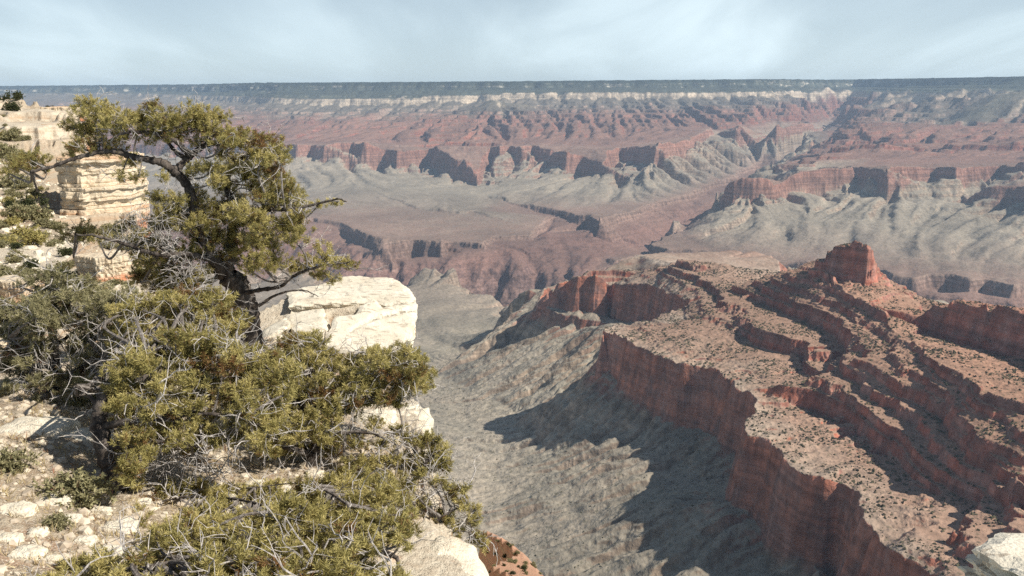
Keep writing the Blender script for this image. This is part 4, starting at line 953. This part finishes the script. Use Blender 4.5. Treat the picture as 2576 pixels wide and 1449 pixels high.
def tufts(centres, dirs, rnd, n=34, ln=(.05, .095), w=.0055, spread=.95, tone=None):
    """sprays of needles: thin tapering blades about each shoot tip"""
    C_ = np.asarray(centres); D_ = np.asarray(dirs); N = len(C_)
    D_ = D_/(np.linalg.norm(D_, axis=1)[:, None]+1e-9)
    v = rnd.normal(size=(N, n, 3)); v /= np.linalg.norm(v, axis=2)[:, :, None]
    v = v*spread + D_[:, None]*.75; v /= np.linalg.norm(v, axis=2)[:, :, None]
    L = ln[0] + (ln[1]-ln[0])*rnd.rand(N, n, 1)
    st_ = C_[:, None] - D_[:, None]*(.09*rnd.rand(N, n, 1)) + v*.006
    tip = st_ + v*L
    side = np.cross(v, rnd.normal(size=(N, n, 3))); side /= np.linalg.norm(side, axis=2)[:, :, None]+1e-9
    side *= w
    V = np.stack([st_-side*.7, st_+side*.7, st_*.45+tip*.55+side, tip, st_*.45+tip*.55-side], 2).reshape(-1, 3)
    k = np.arange(N*n)*5
    F = np.concatenate([np.stack([k, k+1, k+2], 1), np.stack([k, k+2, k+4], 1), np.stack([k+4, k+2, k+3], 1)])
    tn = (np.clip((.5+.18*rnd.normal(size=N)) if tone is None else tone, 0, 1)[:, None, None] + .12*rnd.normal(size=(N, n, 1))) + np.zeros((N, n, 5))
    return V, F, np.clip(tn, 0, 1).ravel()

def pine(label, base, limbs, clusters, seed, leaf=None, group=None, dens=1.0, deads=30, name='pinyon_pine', tuftn=46, lnn=(.034, .07), w=.0034, cat='pine', dead_at=None):
    """limbs: (points (px, py, Y), r0, r1); clusters: (px, py, rx, ry, Y) boughs of foliage"""
    rnd = np.random.RandomState(seed)
    b = np.array(base)
    root = bpy.data.objects.new(name, None); COL.objects.link(root); root.location = base; root.empty_display_size = .2
    tag(root, label, cat, group)
    tr = Tubes(); tw = Tubes(); de = Tubes(); nodes = []
    for i, (pts, r0, r1) in enumerate(limbs):
        p = curve([P(x, y, Y=Y) for x, y, Y in pts], 7)
        p = p + .03*np.stack([fbm(np.arange(len(p))*.35+i*9, np.arange(len(p))*0+k, 2, 5) for k in (1.3, 2.7, 5.1)], 1)*np.linspace(.3, 1, len(p))[:, None]
        tr.add(p-b, r0, r1, 9, .22, seed+i); nodes.append(p)
    nd = np.concatenate(nodes)
    cs, ds, tn = [], [], []
    for (cx, cy_, rx, ry, Y) in clusters:
        c = np.array(P(cx, cy_, Y=Y)); sx, sy = rx/FPX*Y, ry/FPX*Y; sd = (sx+sy)*.55
        # bough from the nearest limb point, rising into the clump
        d = np.linalg.norm(nd-c, axis=1) + .4*np.maximum(0, nd[:, 2]-c[2]); j = int(np.argmin(d)); a = nd[j]
        low_ = c - np.array([0, 0, sy*.7])
        mid = a*.5 + low_*.5 + rnd.normal(size=3)*.10*np.linalg.norm(c-a) - np.array([0, 0, .08*np.linalg.norm(c-a)])
        bq = curve([a, mid, low_, c], 5); L = np.linalg.norm(c-a)
        tw.add(bq-b, .010+.014*min(L, 1.2), .006, 5, .2, seed)
        nodes.append(bq[5:])
        ct = rnd.normal()*.15 - (.38 if rnd.rand() < .07 else 0)
        m = int(dens*max(9, 190*(sx*sy)/(.28*.18)))
        u = rnd.normal(size=(m, 3)); u /= np.linalg.norm(u, axis=1)[:, None]; u *= rnd.rand(m, 1)**.6
        u[:, 2] = u[:, 2]*1.0
        q_ = c + u*np.array([sx, sd, sy])*1.55
        for k in range(m):
            o = bq[rnd.randint(len(bq)//2, len(bq))]; e = q_[k]
            mm = (o+e)/2 + rnd.normal(size=3)*.03 - np.array([0, 0, .02])
            if k % 3 == 0: tw.add(np.array([o, mm, e])-b, .0045, .0025, 3)
            v = (e-o)/(np.linalg.norm(e-o)+1e-6)*.7 + np.array([0, 0, .55]) + rnd.normal(size=3)*.3
            cs.append(e-b); ds.append(v); tn.append(.54 + ct + .13*rnd.normal() + .12*u[k, 2])
    nd2 = np.concatenate(nodes)
    # bare gray twigs, crooked and forked
    pool = nd2 if dead_at is None else np.array([P(x, y, Y=Y) for x, y, Y in dead_at])
    for k in range(deads):
        a = pool[rnd.randint(len(pool))] + (0 if dead_at is None else rnd.normal(size=3)*.12)
        v = rnd.normal(size=3); v[2] = v[2]*.6+.1; v /= np.linalg.norm(v); L = .22+.5*rnd.rand()
        p = [a]
        for q_ in range(6):
            v = v + rnd.normal(size=3)*.38; v /= np.linalg.norm(v); p.append(p[-1]+v*L/6)
        p = np.array(p); de.add(p-b, .007+.006*rnd.rand(), .0025, 4)
        for f in range(3):
            s_ = p[rnd.randint(2, 6)]; v2 = v + rnd.normal(size=3)*.8; v2 /= np.linalg.norm(v2)
            de.add(np.array([s_, s_+v2*L*.18+rnd.normal(size=3)*.02, s_+v2*L*.4])-b, .0045, .002, 3)
    tr.make('trunk', bark, root)
    V, F, T_ = tufts(cs, ds, rnd, tuftn, lnn, w, tone=np.array(tn))
    Vs, Fs, Ms, nv = [V], [F], [np.zeros(len(F))], len(V)
    for k, t in ((1, tw), (2, de)):
        v = np.concatenate(t.V); f = np.concatenate(t.F) + nv; nv += len(v); f = np.concatenate([f[:, [0, 1, 2]], f[:, [0, 2, 3]]])
        Vs.append(v); Fs.append(f); Ms.append(np.full(len(f), k))
    Vs = np.concatenate(Vs)
    tri_mesh('crown', Vs, np.concatenate(Fs), [leaf or needle, twigm, deadm], np.concatenate(Ms), parent=root, attrs={'tone': np.concatenate([T_, np.full(nv-len(T_), .5)])})
    return root

def fill(n, poly, rx, ry, Yf, seed, holes=()):
    r = np.random.RandomState(seed); out = []; xs = [p[0] for p in poly]; ys = [p[1] for p in poly]; tries = 0
    while len(out) < n and tries < 9000:
        tries += 1
        x, y = r.uniform(min(xs), max(xs)), r.uniform(min(ys), max(ys))
        if not inside(np.array([x]), np.array([y]), poly)[0]: continue
        if any(((x-h[0])/h[2])**2 + ((y-h[1])/h[3])**2 < 1 for h in holes): continue
        if any(((x-o[0])/(rx*1.1))**2 + ((y-o[1])/(ry*1.25))**2 < 1 for o in out): continue
        k = r.uniform(.75, 1.25); out.append((x, y, rx*k, ry*k, Yf(x, y) + r.uniform(-.55, .45)))
    return out
Y1 = 16.4
L1 = [([(640, 900, 16.6), (622, 850, 16.6), (612, 790, 16.5), (604, 737, 16.5), (575, 700, 16.45), (563, 685, 16.4), (576, 652, 16.4), (581, 604, 16.4)], .20, .11),
      ([(650, 890, 16.8), (640, 820, 16.8), (633, 765, 16.75), (612, 705, 16.7), (586, 686, 16.5)], .13, .07),
      ([(581, 610, 16.4), (583, 560, 16.45), (586, 515, 16.5), (572, 479, 16.6), (575, 437, 16.7), (582, 415, 16.7), (620, 396, 16.8), (655, 388, 16.9)], .09, .03),
      ([(561, 690, 16.4), (540, 655, 16.2), (512, 600, 16.1), (490, 530, 16.1), (472, 468, 16.1), (448, 440, 16.15), (430, 425, 16.2)], .12, .09),
      ([(438, 432, 16.15), (462, 408, 16.3), (483, 390, 16.4), (522, 363, 16.6), (580, 360, 16.8), (612, 367, 16.9), (640, 385, 17.0)], .085, .025),
      ([(434, 428, 16.2), (411, 410, 16.1), (375, 402, 16.0), (330, 393, 15.9), (290, 380, 15.8), (243, 384, 15.7), (201, 395, 15.6), (167, 405, 15.5), (120, 423, 15.4), (79, 432, 15.3)], .07, .02),
      ([(478, 392, 16.3), (440, 354, 16.0), (393, 338, 15.8), (335, 331, 15.7), (294, 340, 15.6)], .05, .015),
      ([(470, 400, 16.3), (440, 380, 16.4), (400, 330, 16.6), (330, 300, 16.8), (270, 285, 16.9)], .045, .012),
      ([(522, 363, 16.6), (530, 340, 16.7), (500, 310, 16.7), (480, 292, 16.7)], .04, .012),
      ([(586, 530, 16.45), (620, 535, 16.3), (666, 529, 16.2), (736, 526, 16.1), (777, 518, 16.1), (847, 501, 16.1), (872, 509, 16.1)], .05, .009),
      ([(604, 740, 16.5), (650, 730, 16.3), (706, 720, 16.2), (747, 690, 16.15), (817, 667, 16.1), (880, 660, 16.1)], .05, .012),
      ([(575, 655, 16.4), (620, 620, 16.7), (680, 580, 16.9), (740, 560, 17.0)], .045, .012),
      ([(545, 660, 16.2), (480, 640, 15.8), (400, 640, 15.5), (330, 620, 15.3), (250, 595, 15.1), (190, 590, 15)], .05, .012),
      ([(650, 770, 16.6), (700, 740, 16.7), (760, 730, 16.8), (800, 745, 16.9)], .03, .008)]
C1 = [(215, 258, 25, 14), (270, 275, 25, 18), (300, 300, 40, 18), (355, 290, 35, 20), (380, 258, 22, 10), (420, 290, 40, 18), (400, 320, 50, 18), (480, 285, 25, 24), (512, 290, 30, 22), (470, 320, 40, 20), (540, 322, 35, 22),
      (590, 340, 30, 20), (650, 345, 35, 16), (690, 358, 28, 16), (570, 350, 35, 14), (500, 350, 40, 13), (190, 315, 30, 13), (230, 325, 35, 20), (230, 362, 50, 18), (280, 368, 35, 16), (180, 375, 20, 13), (85, 395, 35, 17), (40, 410, 30, 16), (75, 418, 35, 13), (18, 425, 18, 13),
      (330, 400, 20, 18), (300, 440, 13, 13), (345, 440, 20, 11), (410, 440, 14, 11), (620, 400, 40, 13), (660, 400, 25, 13), (640, 430, 30, 15), (690, 440, 25, 16), (700, 470, 40, 20), (732, 500, 35, 20), (680, 500, 36, 17), (640, 470, 18, 17), (720, 560, 40, 16), (758, 570, 25, 11),
      (750, 530, 25, 11), (800, 512, 25, 7), (845, 505, 25, 7), (500, 420, 30, 13), (470, 440, 18, 16), (540, 450, 25, 13), (500, 480, 22, 13), (530, 525, 36, 16), (460, 560, 38, 18), (560, 545, 32, 16), (640, 545, 33, 17), (420, 540, 28, 18), (520, 590, 40, 16), (480, 622, 30, 20), (370, 620, 46, 26),
      (560, 640, 26, 13), (640, 600, 30, 18), (625, 655, 28, 13), (690, 650, 35, 18), (740, 670, 25, 13), (772, 660, 28, 18), (822, 640, 18, 30), (852, 655, 28, 16), (882, 664, 16, 9), (800, 690, 28, 10), (838, 700, 18, 10), (800, 610, 8, 12), (197, 580, 42, 20), (250, 600, 22, 12), (330, 560, 26, 12), (420, 690, 45, 24), (360, 690, 30, 18), (450, 740, 40, 22), (500, 690, 30, 18), (520, 770, 36, 22)]
r1 = np.random.RandomState(1)
C1 = [c + (Y1 + r1.uniform(-.7, .7),) for c in C1]
C1 += fill(34, [(560, 330), (650, 340), (710, 370), (700, 430), (750, 480), (770, 560), (740, 620), (690, 600), (600, 560), (540, 480), (520, 400)], 24, 14, lambda x, y: Y1, 21)
C1 += fill(52, [(400, 480), (520, 490), (640, 540), (690, 600), (700, 680), (640, 720), (560, 640), (500, 700), (400, 740), (330, 690), (330, 600)], 26, 15, lambda x, y: Y1-.3, 22, [(440, 460, 40, 40)])
C1 += fill(16, [(220, 270), (330, 285), (500, 270), (600, 300), (560, 340), (420, 345), (260, 345), (160, 330)], 26, 13, lambda x, y: Y1-.2, 23)
pine('tall gnarled pinyon pine with a twisted dark trunk, beside the white slab at left', P(632, 905, Y=16.7), L1, C1, 101, dens=.46, deads=460)

L2 = [([(145, 1000, 13.6), (143, 982, 13.6), (139, 920, 13.6), (134, 845, 13.6), (122, 760, 13.7), (120, 690, 13.8), (121, 665, 13.8)], .10, .03),
      ([(138, 928, 13.6), (100, 922, 13.4), (81, 915, 13.3), (50, 880, 13.2), (23, 850, 13.1)], .04, .015), ([(136, 870, 13.6), (180, 840, 13.8), (240, 790, 14)], .035, .012),
      ([(142, 960, 13.6), (190, 930, 13.3), (260, 900, 13.1)], .03, .01), ([(195, 990, 13.4), (200, 940, 13.5), (205, 900, 13.5)], .04, .03), ([(125, 780, 13.7), (90, 740, 13.6), (50, 720, 13.5)], .03, .01)]
C2 = [(290, 880, 34, 16), (310, 910, 30, 16), (280, 840, 30, 16), (10, 1020, 30, 12), (60, 900, 34, 18), (110, 950, 30, 16), (200, 850, 30, 16), (90, 1020, 34, 12), (140, 760, 30, 16), (70, 700, 30, 14), (220, 700, 26, 14), (40, 885, 40, 20), (100, 880, 30, 18), (60, 830, 36, 20), (150, 800, 35, 18), (200, 800, 35, 20), (250, 815, 30, 18), (180, 870, 30, 18), (80, 955, 45, 18), (20, 975, 30, 18), (120, 1005, 40, 16), (170, 1015, 40, 16), (205, 1010, 30, 14), (240, 760, 34, 18), (300, 770, 34, 18), (345, 800, 36, 18),
      (180, 740, 26, 16), (100, 760, 34, 16), (40, 780, 34, 16), (130, 690, 28, 16), (160, 700, 22, 12), (260, 880, 34, 18), (230, 930, 34, 16), (60, 1010, 40, 14), (300, 850, 34, 18), (10, 920, 24, 16)]
r2 = np.random.RandomState(2); C2 = [c + (13.5 + r2.uniform(-.6, .6),) for c in C2]
C2 += [c_ for c_ in fill(40, [(0, 780), (120, 720), (300, 730), (330, 850), (290, 1000), (0, 1020)], 32, 17, lambda x, y: 13.2, 32, [(140, 900, 26, 90)])]
pine('gray green pine with a thin straight trunk near the left edge', P(146, 1003, Y=13.6), L2, C2, 102, leaf=needle_gray, dens=.55, deads=330)

L3 = [([(300, 1245, 9.9), (290, 1215, 9.9), (276, 1175, 9.95), (259, 1116, 10.0), (248, 1070, 10.1), (252, 1028, 10.2), (262, 990, 10.3)], .15, .09),
      ([(255, 1040, 10.2), (300, 985, 10.4), (380, 950, 10.6), (460, 930, 10.8), (560, 910, 11), (650, 905, 11.2)], .07, .02), ([(262, 1000, 10.3), (290, 940, 10.5), (340, 900, 10.7), (420, 870, 10.9)], .06, .015),
      ([(250, 1075, 10.1), (320, 1060, 10.0), (420, 1050, 10.1), (520, 1040, 10.2), (620, 1050, 10.3)], .055, .015), ([(262, 1125, 10), (340, 1120, 9.8), (430, 1110, 9.8), (520, 1130, 9.8)], .045, .012), ([(255, 1045, 10.2), (230, 1000, 10.3), (190, 970, 10.4)], .04, .012)]
H3 = [(620, 1000, 26, 20), (440, 1165, 70, 38), (560, 1200, 80, 30), (350, 1180, 30, 20)]
C3 = fill(120, [(285, 1020), (290, 930), (340, 870), (430, 840), (540, 850), (640, 880), (720, 900), (740, 960), (700, 1030), (690, 1090), (600, 1110), (520, 1110), (480, 1150), (420, 1130), (340, 1220), (320, 1200), (330, 1120), (280, 1060)], 29, 17, lambda x, y: 10.3 + (1000-y)*.0035 + (x-300)*.0012, 3, H3)
C3 += fill(46, [(290, 770), (420, 740), (560, 740), (600, 800), (600, 880), (420, 880), (300, 930)], 29, 17, lambda x, y: 12.2+(900-y)*.006, 31, [(480, 800, 30, 30)])
pine('broad olive green pinyon pine on a black leaning trunk at lower left', P(298, 1240, Y=9.9), L3, C3, 103, dens=.58, deads=300)

L4 = [([(722, 1250, 12.2), (745, 1215, 12.2), (770, 1180, 12.25), (790, 1140, 12.3), (800, 1100, 12.3), (790, 1050, 12.4)], .13, .07), ([(790, 1060, 12.4), (740, 1010, 12.4), (700, 960, 12.5), (690, 910, 12.6)], .06, .015),
      ([(795, 1080, 12.3), (850, 1020, 12.6), (910, 960, 12.9), (980, 920, 13.2), (1050, 930, 13.4)], .06, .014), ([(785, 1145, 12.3), (700, 1120, 12.0), (640, 1110, 11.8)], .05, .015), ([(800, 1100, 12.3), (860, 1090, 12.2), (930, 1090, 12.3), (1000, 1120, 12.4)], .045, .012), ([(800, 1060, 12.4), (780, 980, 12.7), (760, 900, 13.0), (760, 860, 13.1)], .05, .012)]
H4 = [(900, 1040, 30, 22), (760, 1180, 50, 34), (950, 1060, 50, 30), (870, 1060, 40, 16)]
C4 = fill(120, [(665, 930), (700, 880), (740, 835), (800, 850), (830, 900), (900, 900), (960, 890), (1010, 880), (1050, 900), (1075, 950), (1030, 985), (990, 990), (960, 1010), (900, 1010), (860, 1060), (850, 1130), (780, 1130), (690, 1140), (650, 1100), (690, 1040), (720, 980)], 29, 17, lambda x, y: 12.6 + (1000-y)*.0035 + (x-800)*.0012, 4, H4)
C4 += [(1000, 1010, 26, 14, 13), (960, 1000, 26, 14, 13), (1030, 1100, 22, 14, 12.6), (940, 1060, 24, 14, 12.7), (860, 1200, 28, 16, 11.9), (800, 1210, 28, 16, 11.9), (930, 1210, 28, 16, 11.9), (990, 1200, 26, 16, 12), (1010, 880, 26, 16, 13.6), (1045, 900, 26, 18, 13.7), (1065, 935, 20, 18, 13.6), (1030, 950, 26, 16, 13.5), (1000, 930, 26, 16, 13.4), (1020, 975, 24, 12, 13.4), (960, 900, 26, 16, 13.2), (930, 880, 24, 14, 13.2), (1000, 1080, 24, 14, 12.6), (960, 1110, 28, 16, 12.4), (900, 1110, 28, 16, 12.2), (930, 1160, 28, 16, 12.1), (880, 1160, 28, 16, 12), (980, 1150, 24, 14, 12.3)]
pine('olive pinyon pine on a short dark forked stem, spreading to the brink in the middle', P(722, 1252, Y=12.2), L4, C4, 104, dens=.58, deads=300)

L5 = [([(940, 1560, 7.6), (915, 1450, 7.9), (895, 1415, 8.0), (875, 1385, 8.1), (850, 1372, 8.2), (790, 1376, 8.2), (700, 1390, 8.0)], .06, .03), ([(875, 1385, 8.1), (930, 1385, 8.3), (990, 1400, 8.4), (1010, 1440, 8.3)], .035, .02), ([(700, 1390, 8.0), (600, 1400, 7.8), (480, 1400, 7.6), (400, 1420, 7.4), (250, 1440, 7.2), (120, 1470, 7.0)], .024, .008), ([(720, 1300, 8.6), (620, 1260, 9.4), (480, 1250, 9.8), (380, 1270, 9.8)], .018, .007), ([(900, 1330, 8.5), (860, 1260, 9.5), (760, 1220, 10.3), (640, 1225, 10.4)], .018, .007),
      ([(720, 1380, 8.0), (700, 1340, 8.3), (720, 1300, 8.6)], .03, .012), ([(850, 1372, 8.2), (900, 1330, 8.5), (960, 1300, 8.8)], .03, .012)]
C5 = fill(150, [(80, 1500), (120, 1430), (250, 1400), (330, 1420), (390, 1330), (470, 1290), (560, 1310), (640, 1290), (720, 1260), (810, 1280), (860, 1300), (930, 1290), (1010, 1300), (1040, 1350), (960, 1400), (1000, 1480), (700, 1520), (80, 1520)], 31, 19, lambda x, y: 7.2 + (1440-y)*.0100, 5, [(1000, 1400, 60, 40), (600, 1290, 40, 22), (820, 1300, 24, 24)])
C5 += fill(70, [(330, 1330), (350, 1250), (480, 1215), (620, 1225), (760, 1205), (900, 1195), (1000, 1225), (1020, 1300), (700, 1330)], 30, 17, lambda x, y: 9.75 + (1280-y)*.0135, 51, [(590, 1265, 34, 18), (430, 1290, 34, 18), (820, 1255, 26, 24), (745, 1165, 34, 20)])
pine('low spreading pinyon pine along the bottom edge with bare black limbs', P(940, 1560, Y=7.6), L5, C5, 105, dens=.58, deads=260)

L6 = [([(1060, 1180, 12.6), (1075, 1160, 12.6), (1090, 1140, 12.7)], .04, .02), ([(1066, 1172, 12.6), (1040, 1130, 12.8), (1010, 1100, 12.9)], .03, .01)]
C6 = [(1105, 1135, 26, 26), (1080, 1110, 24, 20), (1120, 1165, 16, 20), (1090, 1165, 26, 16), (1050, 1150, 28, 16), (1065, 1105, 18, 16), (1010, 1150, 26, 16), (1020, 1190, 30, 16), (980, 1200, 24, 14)]
pine('small bright green pine tuft leaning over the brink below the cream knob', P(1060, 1182, Y=12.6), L6, [c + (12.7,) for c in C6], 106, dens=.8, deads=40)
L7 = [([(1090, 1330, 11.2), (1110, 1300, 11.2), (1150, 1280, 11.3), (1200, 1270, 11.4)], .025, .006), ([(1090, 1330, 11.2), (1120, 1330, 11.2), (1180, 1340, 11.2)], .02, .006)]
C7 = [(1000, 1230, 24, 14), (1030, 1215, 24, 14), (970, 1250, 24, 14), (1010, 1280, 24, 14), (960, 1210, 24, 14), (1050, 1300, 24, 14), (1060, 1185, 20, 14), (1085, 1330, 20, 14), (1120, 1360, 20, 12), (1110, 1210, 22, 14), (1140, 1235, 22, 16), (1170, 1225, 14, 10), (1160, 1260, 24, 14), (1195, 1280, 18, 14), (1190, 1310, 18, 14), (1150, 1330, 24, 16), (1200, 1345, 18, 16), (1215, 1370, 14, 14), (1100, 1290, 22, 12), (1060, 1260, 22, 12), (1130, 1300, 20, 12), (1180, 1370, 20, 12)]
pine('thin straggly pine boughs trailing over the white rock at the drop', P(1090, 1332, Y=11.2), L7, [c + (11.3,) for c in C7], 107, dens=.6, deads=60)

# dead brush of gray sticks
def brush(label, spots, Y, seed, n, name='dead_brush'):
    rnd = np.random.RandomState(seed); b = P(*spots[0][:2], Y=Y); root = bpy.data.objects.new(name, None)
    t = Tubes()
    for k in range(n):
        s_ = spots[rnd.randint(len(spots))]; a = np.array(P(s_[0]+rnd.normal()*s_[2]*.5, s_[1]+rnd.normal()*s_[3]*.5, Y=Y+rnd.uniform(-.4, .4)))
        v = rnd.normal(size=3); v[2] = abs(v[2])*.7; v /= np.linalg.norm(v); L = .2+.45*rnd.rand(); p = [a]
        for q_ in range(5):
            v = v + rnd.normal(size=3)*.35; v /= np.linalg.norm(v); p.append(p[-1]+v*L/5)
        t.add(np.array(p), .008, .002, 4)
        for f in range(2):
            q0 = p[rnd.randint(1, 5)]; v2 = v+rnd.normal(size=3)*.9; v2 /= np.linalg.norm(v2); t.add(np.array([q0, q0+v2*.09, q0+v2*.18+rnd.normal(size=3)*.02]), .004, .0015, 3)
    o = tri_mesh(name, np.concatenate(t.V), np.concatenate(t.F), deadm, smooth=True); return tag(o, label, 'dead brush')
brush('tangle of gray dead sticks under the left boughs of the tall pine', [(300, 610, 50, 20), (350, 560, 60, 25), (400, 600, 40, 30), (430, 650, 30, 30)], 15.6, 1, 120)
brush('gray dead sticks left of the twisted trunk of the tall pine', [(470, 690, 40, 30), (440, 760, 50, 40), (400, 820, 50, 30), (330, 850, 40, 25)], 15.6, 2, 130)
brush('gray dead sticks under the broad lower left pine', [(450, 1160, 60, 30), (380, 1180, 40, 30), (520, 1190, 50, 25), (420, 1260, 20, 30)], 10.3, 3, 130)
brush('dry sticks hanging over the brink at the bottom of the drop', [(1000, 1100, 30, 20), (1060, 1200, 40, 20), (1100, 1240, 40, 15), (1030, 1260, 40, 20)], 12.2, 4, 90)

# shrubs: a few masters, copied
def shrub_mesh(name, leaf, seed, n=420, r=.5, h=.75):
    rnd = np.random.RandomState(seed); lob = rnd.normal(size=(9, 3))*np.array([.3, .3, .16])*r/.5; lob[:, 2] = np.abs(lob[:, 2]) + .3*h
    c = lob[rnd.randint(9, size=n)] + rnd.normal(size=(n, 3))*np.array([.15, .15, .14])*r/.5; c[:, 2] = np.clip(c[:, 2], .02, None)
    V, F, T_ = tufts(c, c-np.array([0, 0, .1]), rnd, 7, (.06, .13), .022, 1.0)
    t = Tubes()
    for k in range(16): t.add(np.array([[0, 0, -.08], c[rnd.randint(n)]*.5, c[rnd.randint(n)]]), .018, .005, 4)
    nv = len(V); V = np.concatenate([V] + t.V); Ft = np.concatenate(t.F) + nv; Ft = np.concatenate([Ft[:, [0, 1, 2]], Ft[:, [0, 2, 3]]]); F2 = np.concatenate([F, Ft])
    o = tri_mesh(name, V, F2, [leaf, twigm], np.concatenate([np.zeros(len(F)), np.ones(len(Ft))]), attrs={'tone': np.concatenate([T_, np.full(len(V)-nv, .5)])})
    return o
masters = [shrub_mesh('shrub', m, 200+k) for k, m in enumerate((needle_gray, needle, needle_gray, needle_dark))]
used = set()
def put_shrub(k, px, py, size, label, group, yaw):
    p = ground(px, py)
    if p is None: return
    src = masters[k]
    if k in used: o = src.copy(); COL.objects.link(o)
    else: o = src; used.add(k)
    o.location = p; d = math.hypot(p[0], p[1]); s_ = size/FPX*d/.9
    o.scale = (s_, s_, s_*.95); o.rotation_euler = (0, 0, yaw); tag(o, label, 'shrub', group)
rq = random.Random(9)
for k, px, py, s_, lab in [(3, 20, 252, 22, 'dark little tree on the skyline at the far left'), (3, 48, 262, 22, 'dark little tree right of the skyline tree at far left'), (3, 28, 276, 26, 'dark green bush below the skyline trees at far left'), (3, 120, 268, 12, 'tiny dark bush standing alone on the far left ledge top'),
                           (0, 30, 345, 34, 'gray bush beside the dark undercut ledge at upper left'), (0, 18, 385, 40, 'round gray bush at the left edge above the yellow boughs'), (3, 68, 520, 40, 'dark green bush left of the banded block foot'), (0, 40, 470, 40, 'gray green bush on the slope left of the banded block'), (0, 55, 540, 46, 'large gray bush below the dark green one on the left slope'), (0, 92, 545, 40, 'gray bush right of the large gray one on the left slope'),
                           (1, 60, 590, 50, 'olive bush on the left slope between pale stones'), (1, 85, 620, 40, 'brown olive bush just above the pale bank at left'), (0, 140, 715, 50, 'gray green bush on the long cream ledge'), (0, 210, 630, 22, 'small green bush in the slot of the reddish bank'),
                           (0, 245, 500, 16, 'small bush growing on the face foot of the banded block'), (0, 205, 1265, 90, 'gray sage bush on the rubble right below the leaning trunk'), (0, 28, 1185, 60, 'gray sage bush at the left edge on the rubble'), (0, 150, 1330, 40, 'low sage plant on the rubble near the bottom left')]:
    put_shrub(k, px, py, s_, lab, None, rq.uniform(0, 6))
poly = [(0, 290), (70, 340), (120, 420), (130, 560), (330, 565), (370, 640), (340, 700), (200, 730), (0, 830)]
n_ = 0
while n_ < 210:
    x, y = rq.uniform(0, 370), rq.uniform(290, 850)
    if not inside(np.array([x]), np.array([y]), poly)[0]: continue
    put_shrub(rq.choice((0, 0, 2, 2, 1, 3)), x, y, rq.uniform(7, 20) + (y-300)*.02, 'small scrubby bush dotted on the steep left slope', 'scrub bushes dotted over the left slope', rq.uniform(0, 6)); n_ += 1
n_ = 0
while n_ < 40:
    x = rq.uniform(1225, 1370); y = rq.uniform(1330, 1449)
    put_shrub(rq.choice((2, 3, 0)), x, y, rq.uniform(7, 14), 'tiny bush dotted on the red earth slope below the brink', 'tiny bushes on the red slope', rq.uniform(0, 6)); n_ += 1
for k in range(4):
    if k not in used: bpy.data.objects.remove(masters[k])
# dry grass on the rubble
gp = grid_pts(2600, -8.5, -1, 6.2, 13.5, 41, .8); rg = np.random.RandomState(42)
V, F, T_ = tufts(gp + np.array([0, 0, .0]), np.tile([0, 0, 1.0], (len(gp), 1)), rg, 12, (.04, .15), .004, .7)
tag(tri_mesh('dry_grass', V, F, straw, attrs={'tone': T_}), kind='stuff')

# scrub dotted over the red ridge and the Tonto slopes: past counting
rk = np.random.RandomState(77); n = 230000
X = rk.uniform(-350, 1900, n).astype(np.float32); Y = rk.uniform(1000, 3200, n).astype(np.float32)
m_ = np.abs(X) < Y*.62; X, Y = X[m_], Y[m_]
z, s = height(X, Y, False); z2, _ = height(X+4, Y, False); z3, _ = height(X, Y+4, False)
sl2 = np.hypot(z2-z, z3-z)/4
dn = fbm(X/90, Y/90, 3, 95)
pr = np.where(s > 3.85, .85, np.where(s > 2.0, .16, .03)) * np.clip(.55+2.6*dn+1.2*fbm(X/30, Y/30, 2, 96), .05, 2.2) * (sl2 < .75)
m_ = rk.rand(len(X)) < pr; X, Y, z, s = X[m_], Y[m_], z[m_], s[m_]
sz = np.where(s > 3.85, .7+2.8*rk.rand(len(X))**2.6, .7+1.9*rk.rand(len(X))**4)
OCV = [(1, 0, .1), (-.5, .87, .1), (-.5, -.87, .1), (.4, .3, .95), (-.5, -.1, .8), (0, 0, -.5)]
OCF = [(0, 1, 3), (1, 4, 3), (1, 2, 4), (2, 0, 3), (2, 3, 4), (0, 5, 1), (1, 5, 2), (2, 5, 0)]
V, F = clump_mesh(np.stack([X, Y, z], 1), sz, OCV, OCF, 78, .35, (.7, 1.1))
ms_ = Mat('desert_scrub', .9); ms_.color(ms_.mix(ms_.rng(ms_.noise(.02, 3), .35, .65), (.06, .058, .036), (.10, .09, .055)))
tag(tri_mesh('scrub', V, F, ms_.m), kind='stuff')
# ------------------------------------------------------------------ haze
def haze():
    bpy_me = bpy.data.meshes.new('haze')
    x0, x1, y0, y1, z0, z1 = -24000, 24000, -500, 29500, -1480, 520
    v = [(x0, y0, z0), (x1, y0, z0), (x1, y1, z0), (x0, y1, z0), (x0, y0, z1), (x1, y0, z1), (x1, y1, z1), (x0, y1, z1)]
    bpy_me.from_pydata(v, [], [(0, 3, 2, 1), (4, 5, 6, 7), (0, 1, 5, 4), (1, 2, 6, 5), (2, 3, 7, 6), (3, 0, 4, 7)])
    m = bpy.data.materials.new('air'); m.use_nodes = True; t = m.node_tree; t.nodes.clear()
    o = t.nodes.new('ShaderNodeOutputMaterial'); p = t.nodes.new('ShaderNodeVolumePrincipled')
    p.inputs['Color'].default_value = (0.52, 0.73, 1.0, 1); p.inputs['Density'].default_value = 2.6e-5; p.inputs['Anisotropy'].default_value = 0.1
    t.links.new(p.outputs[0], o.inputs['Volume'])
    bpy_me.materials.append(m)
    ob = bpy.data.objects.new('haze', bpy_me); COL.objects.link(ob); tag(ob, kind='stuff')
haze()
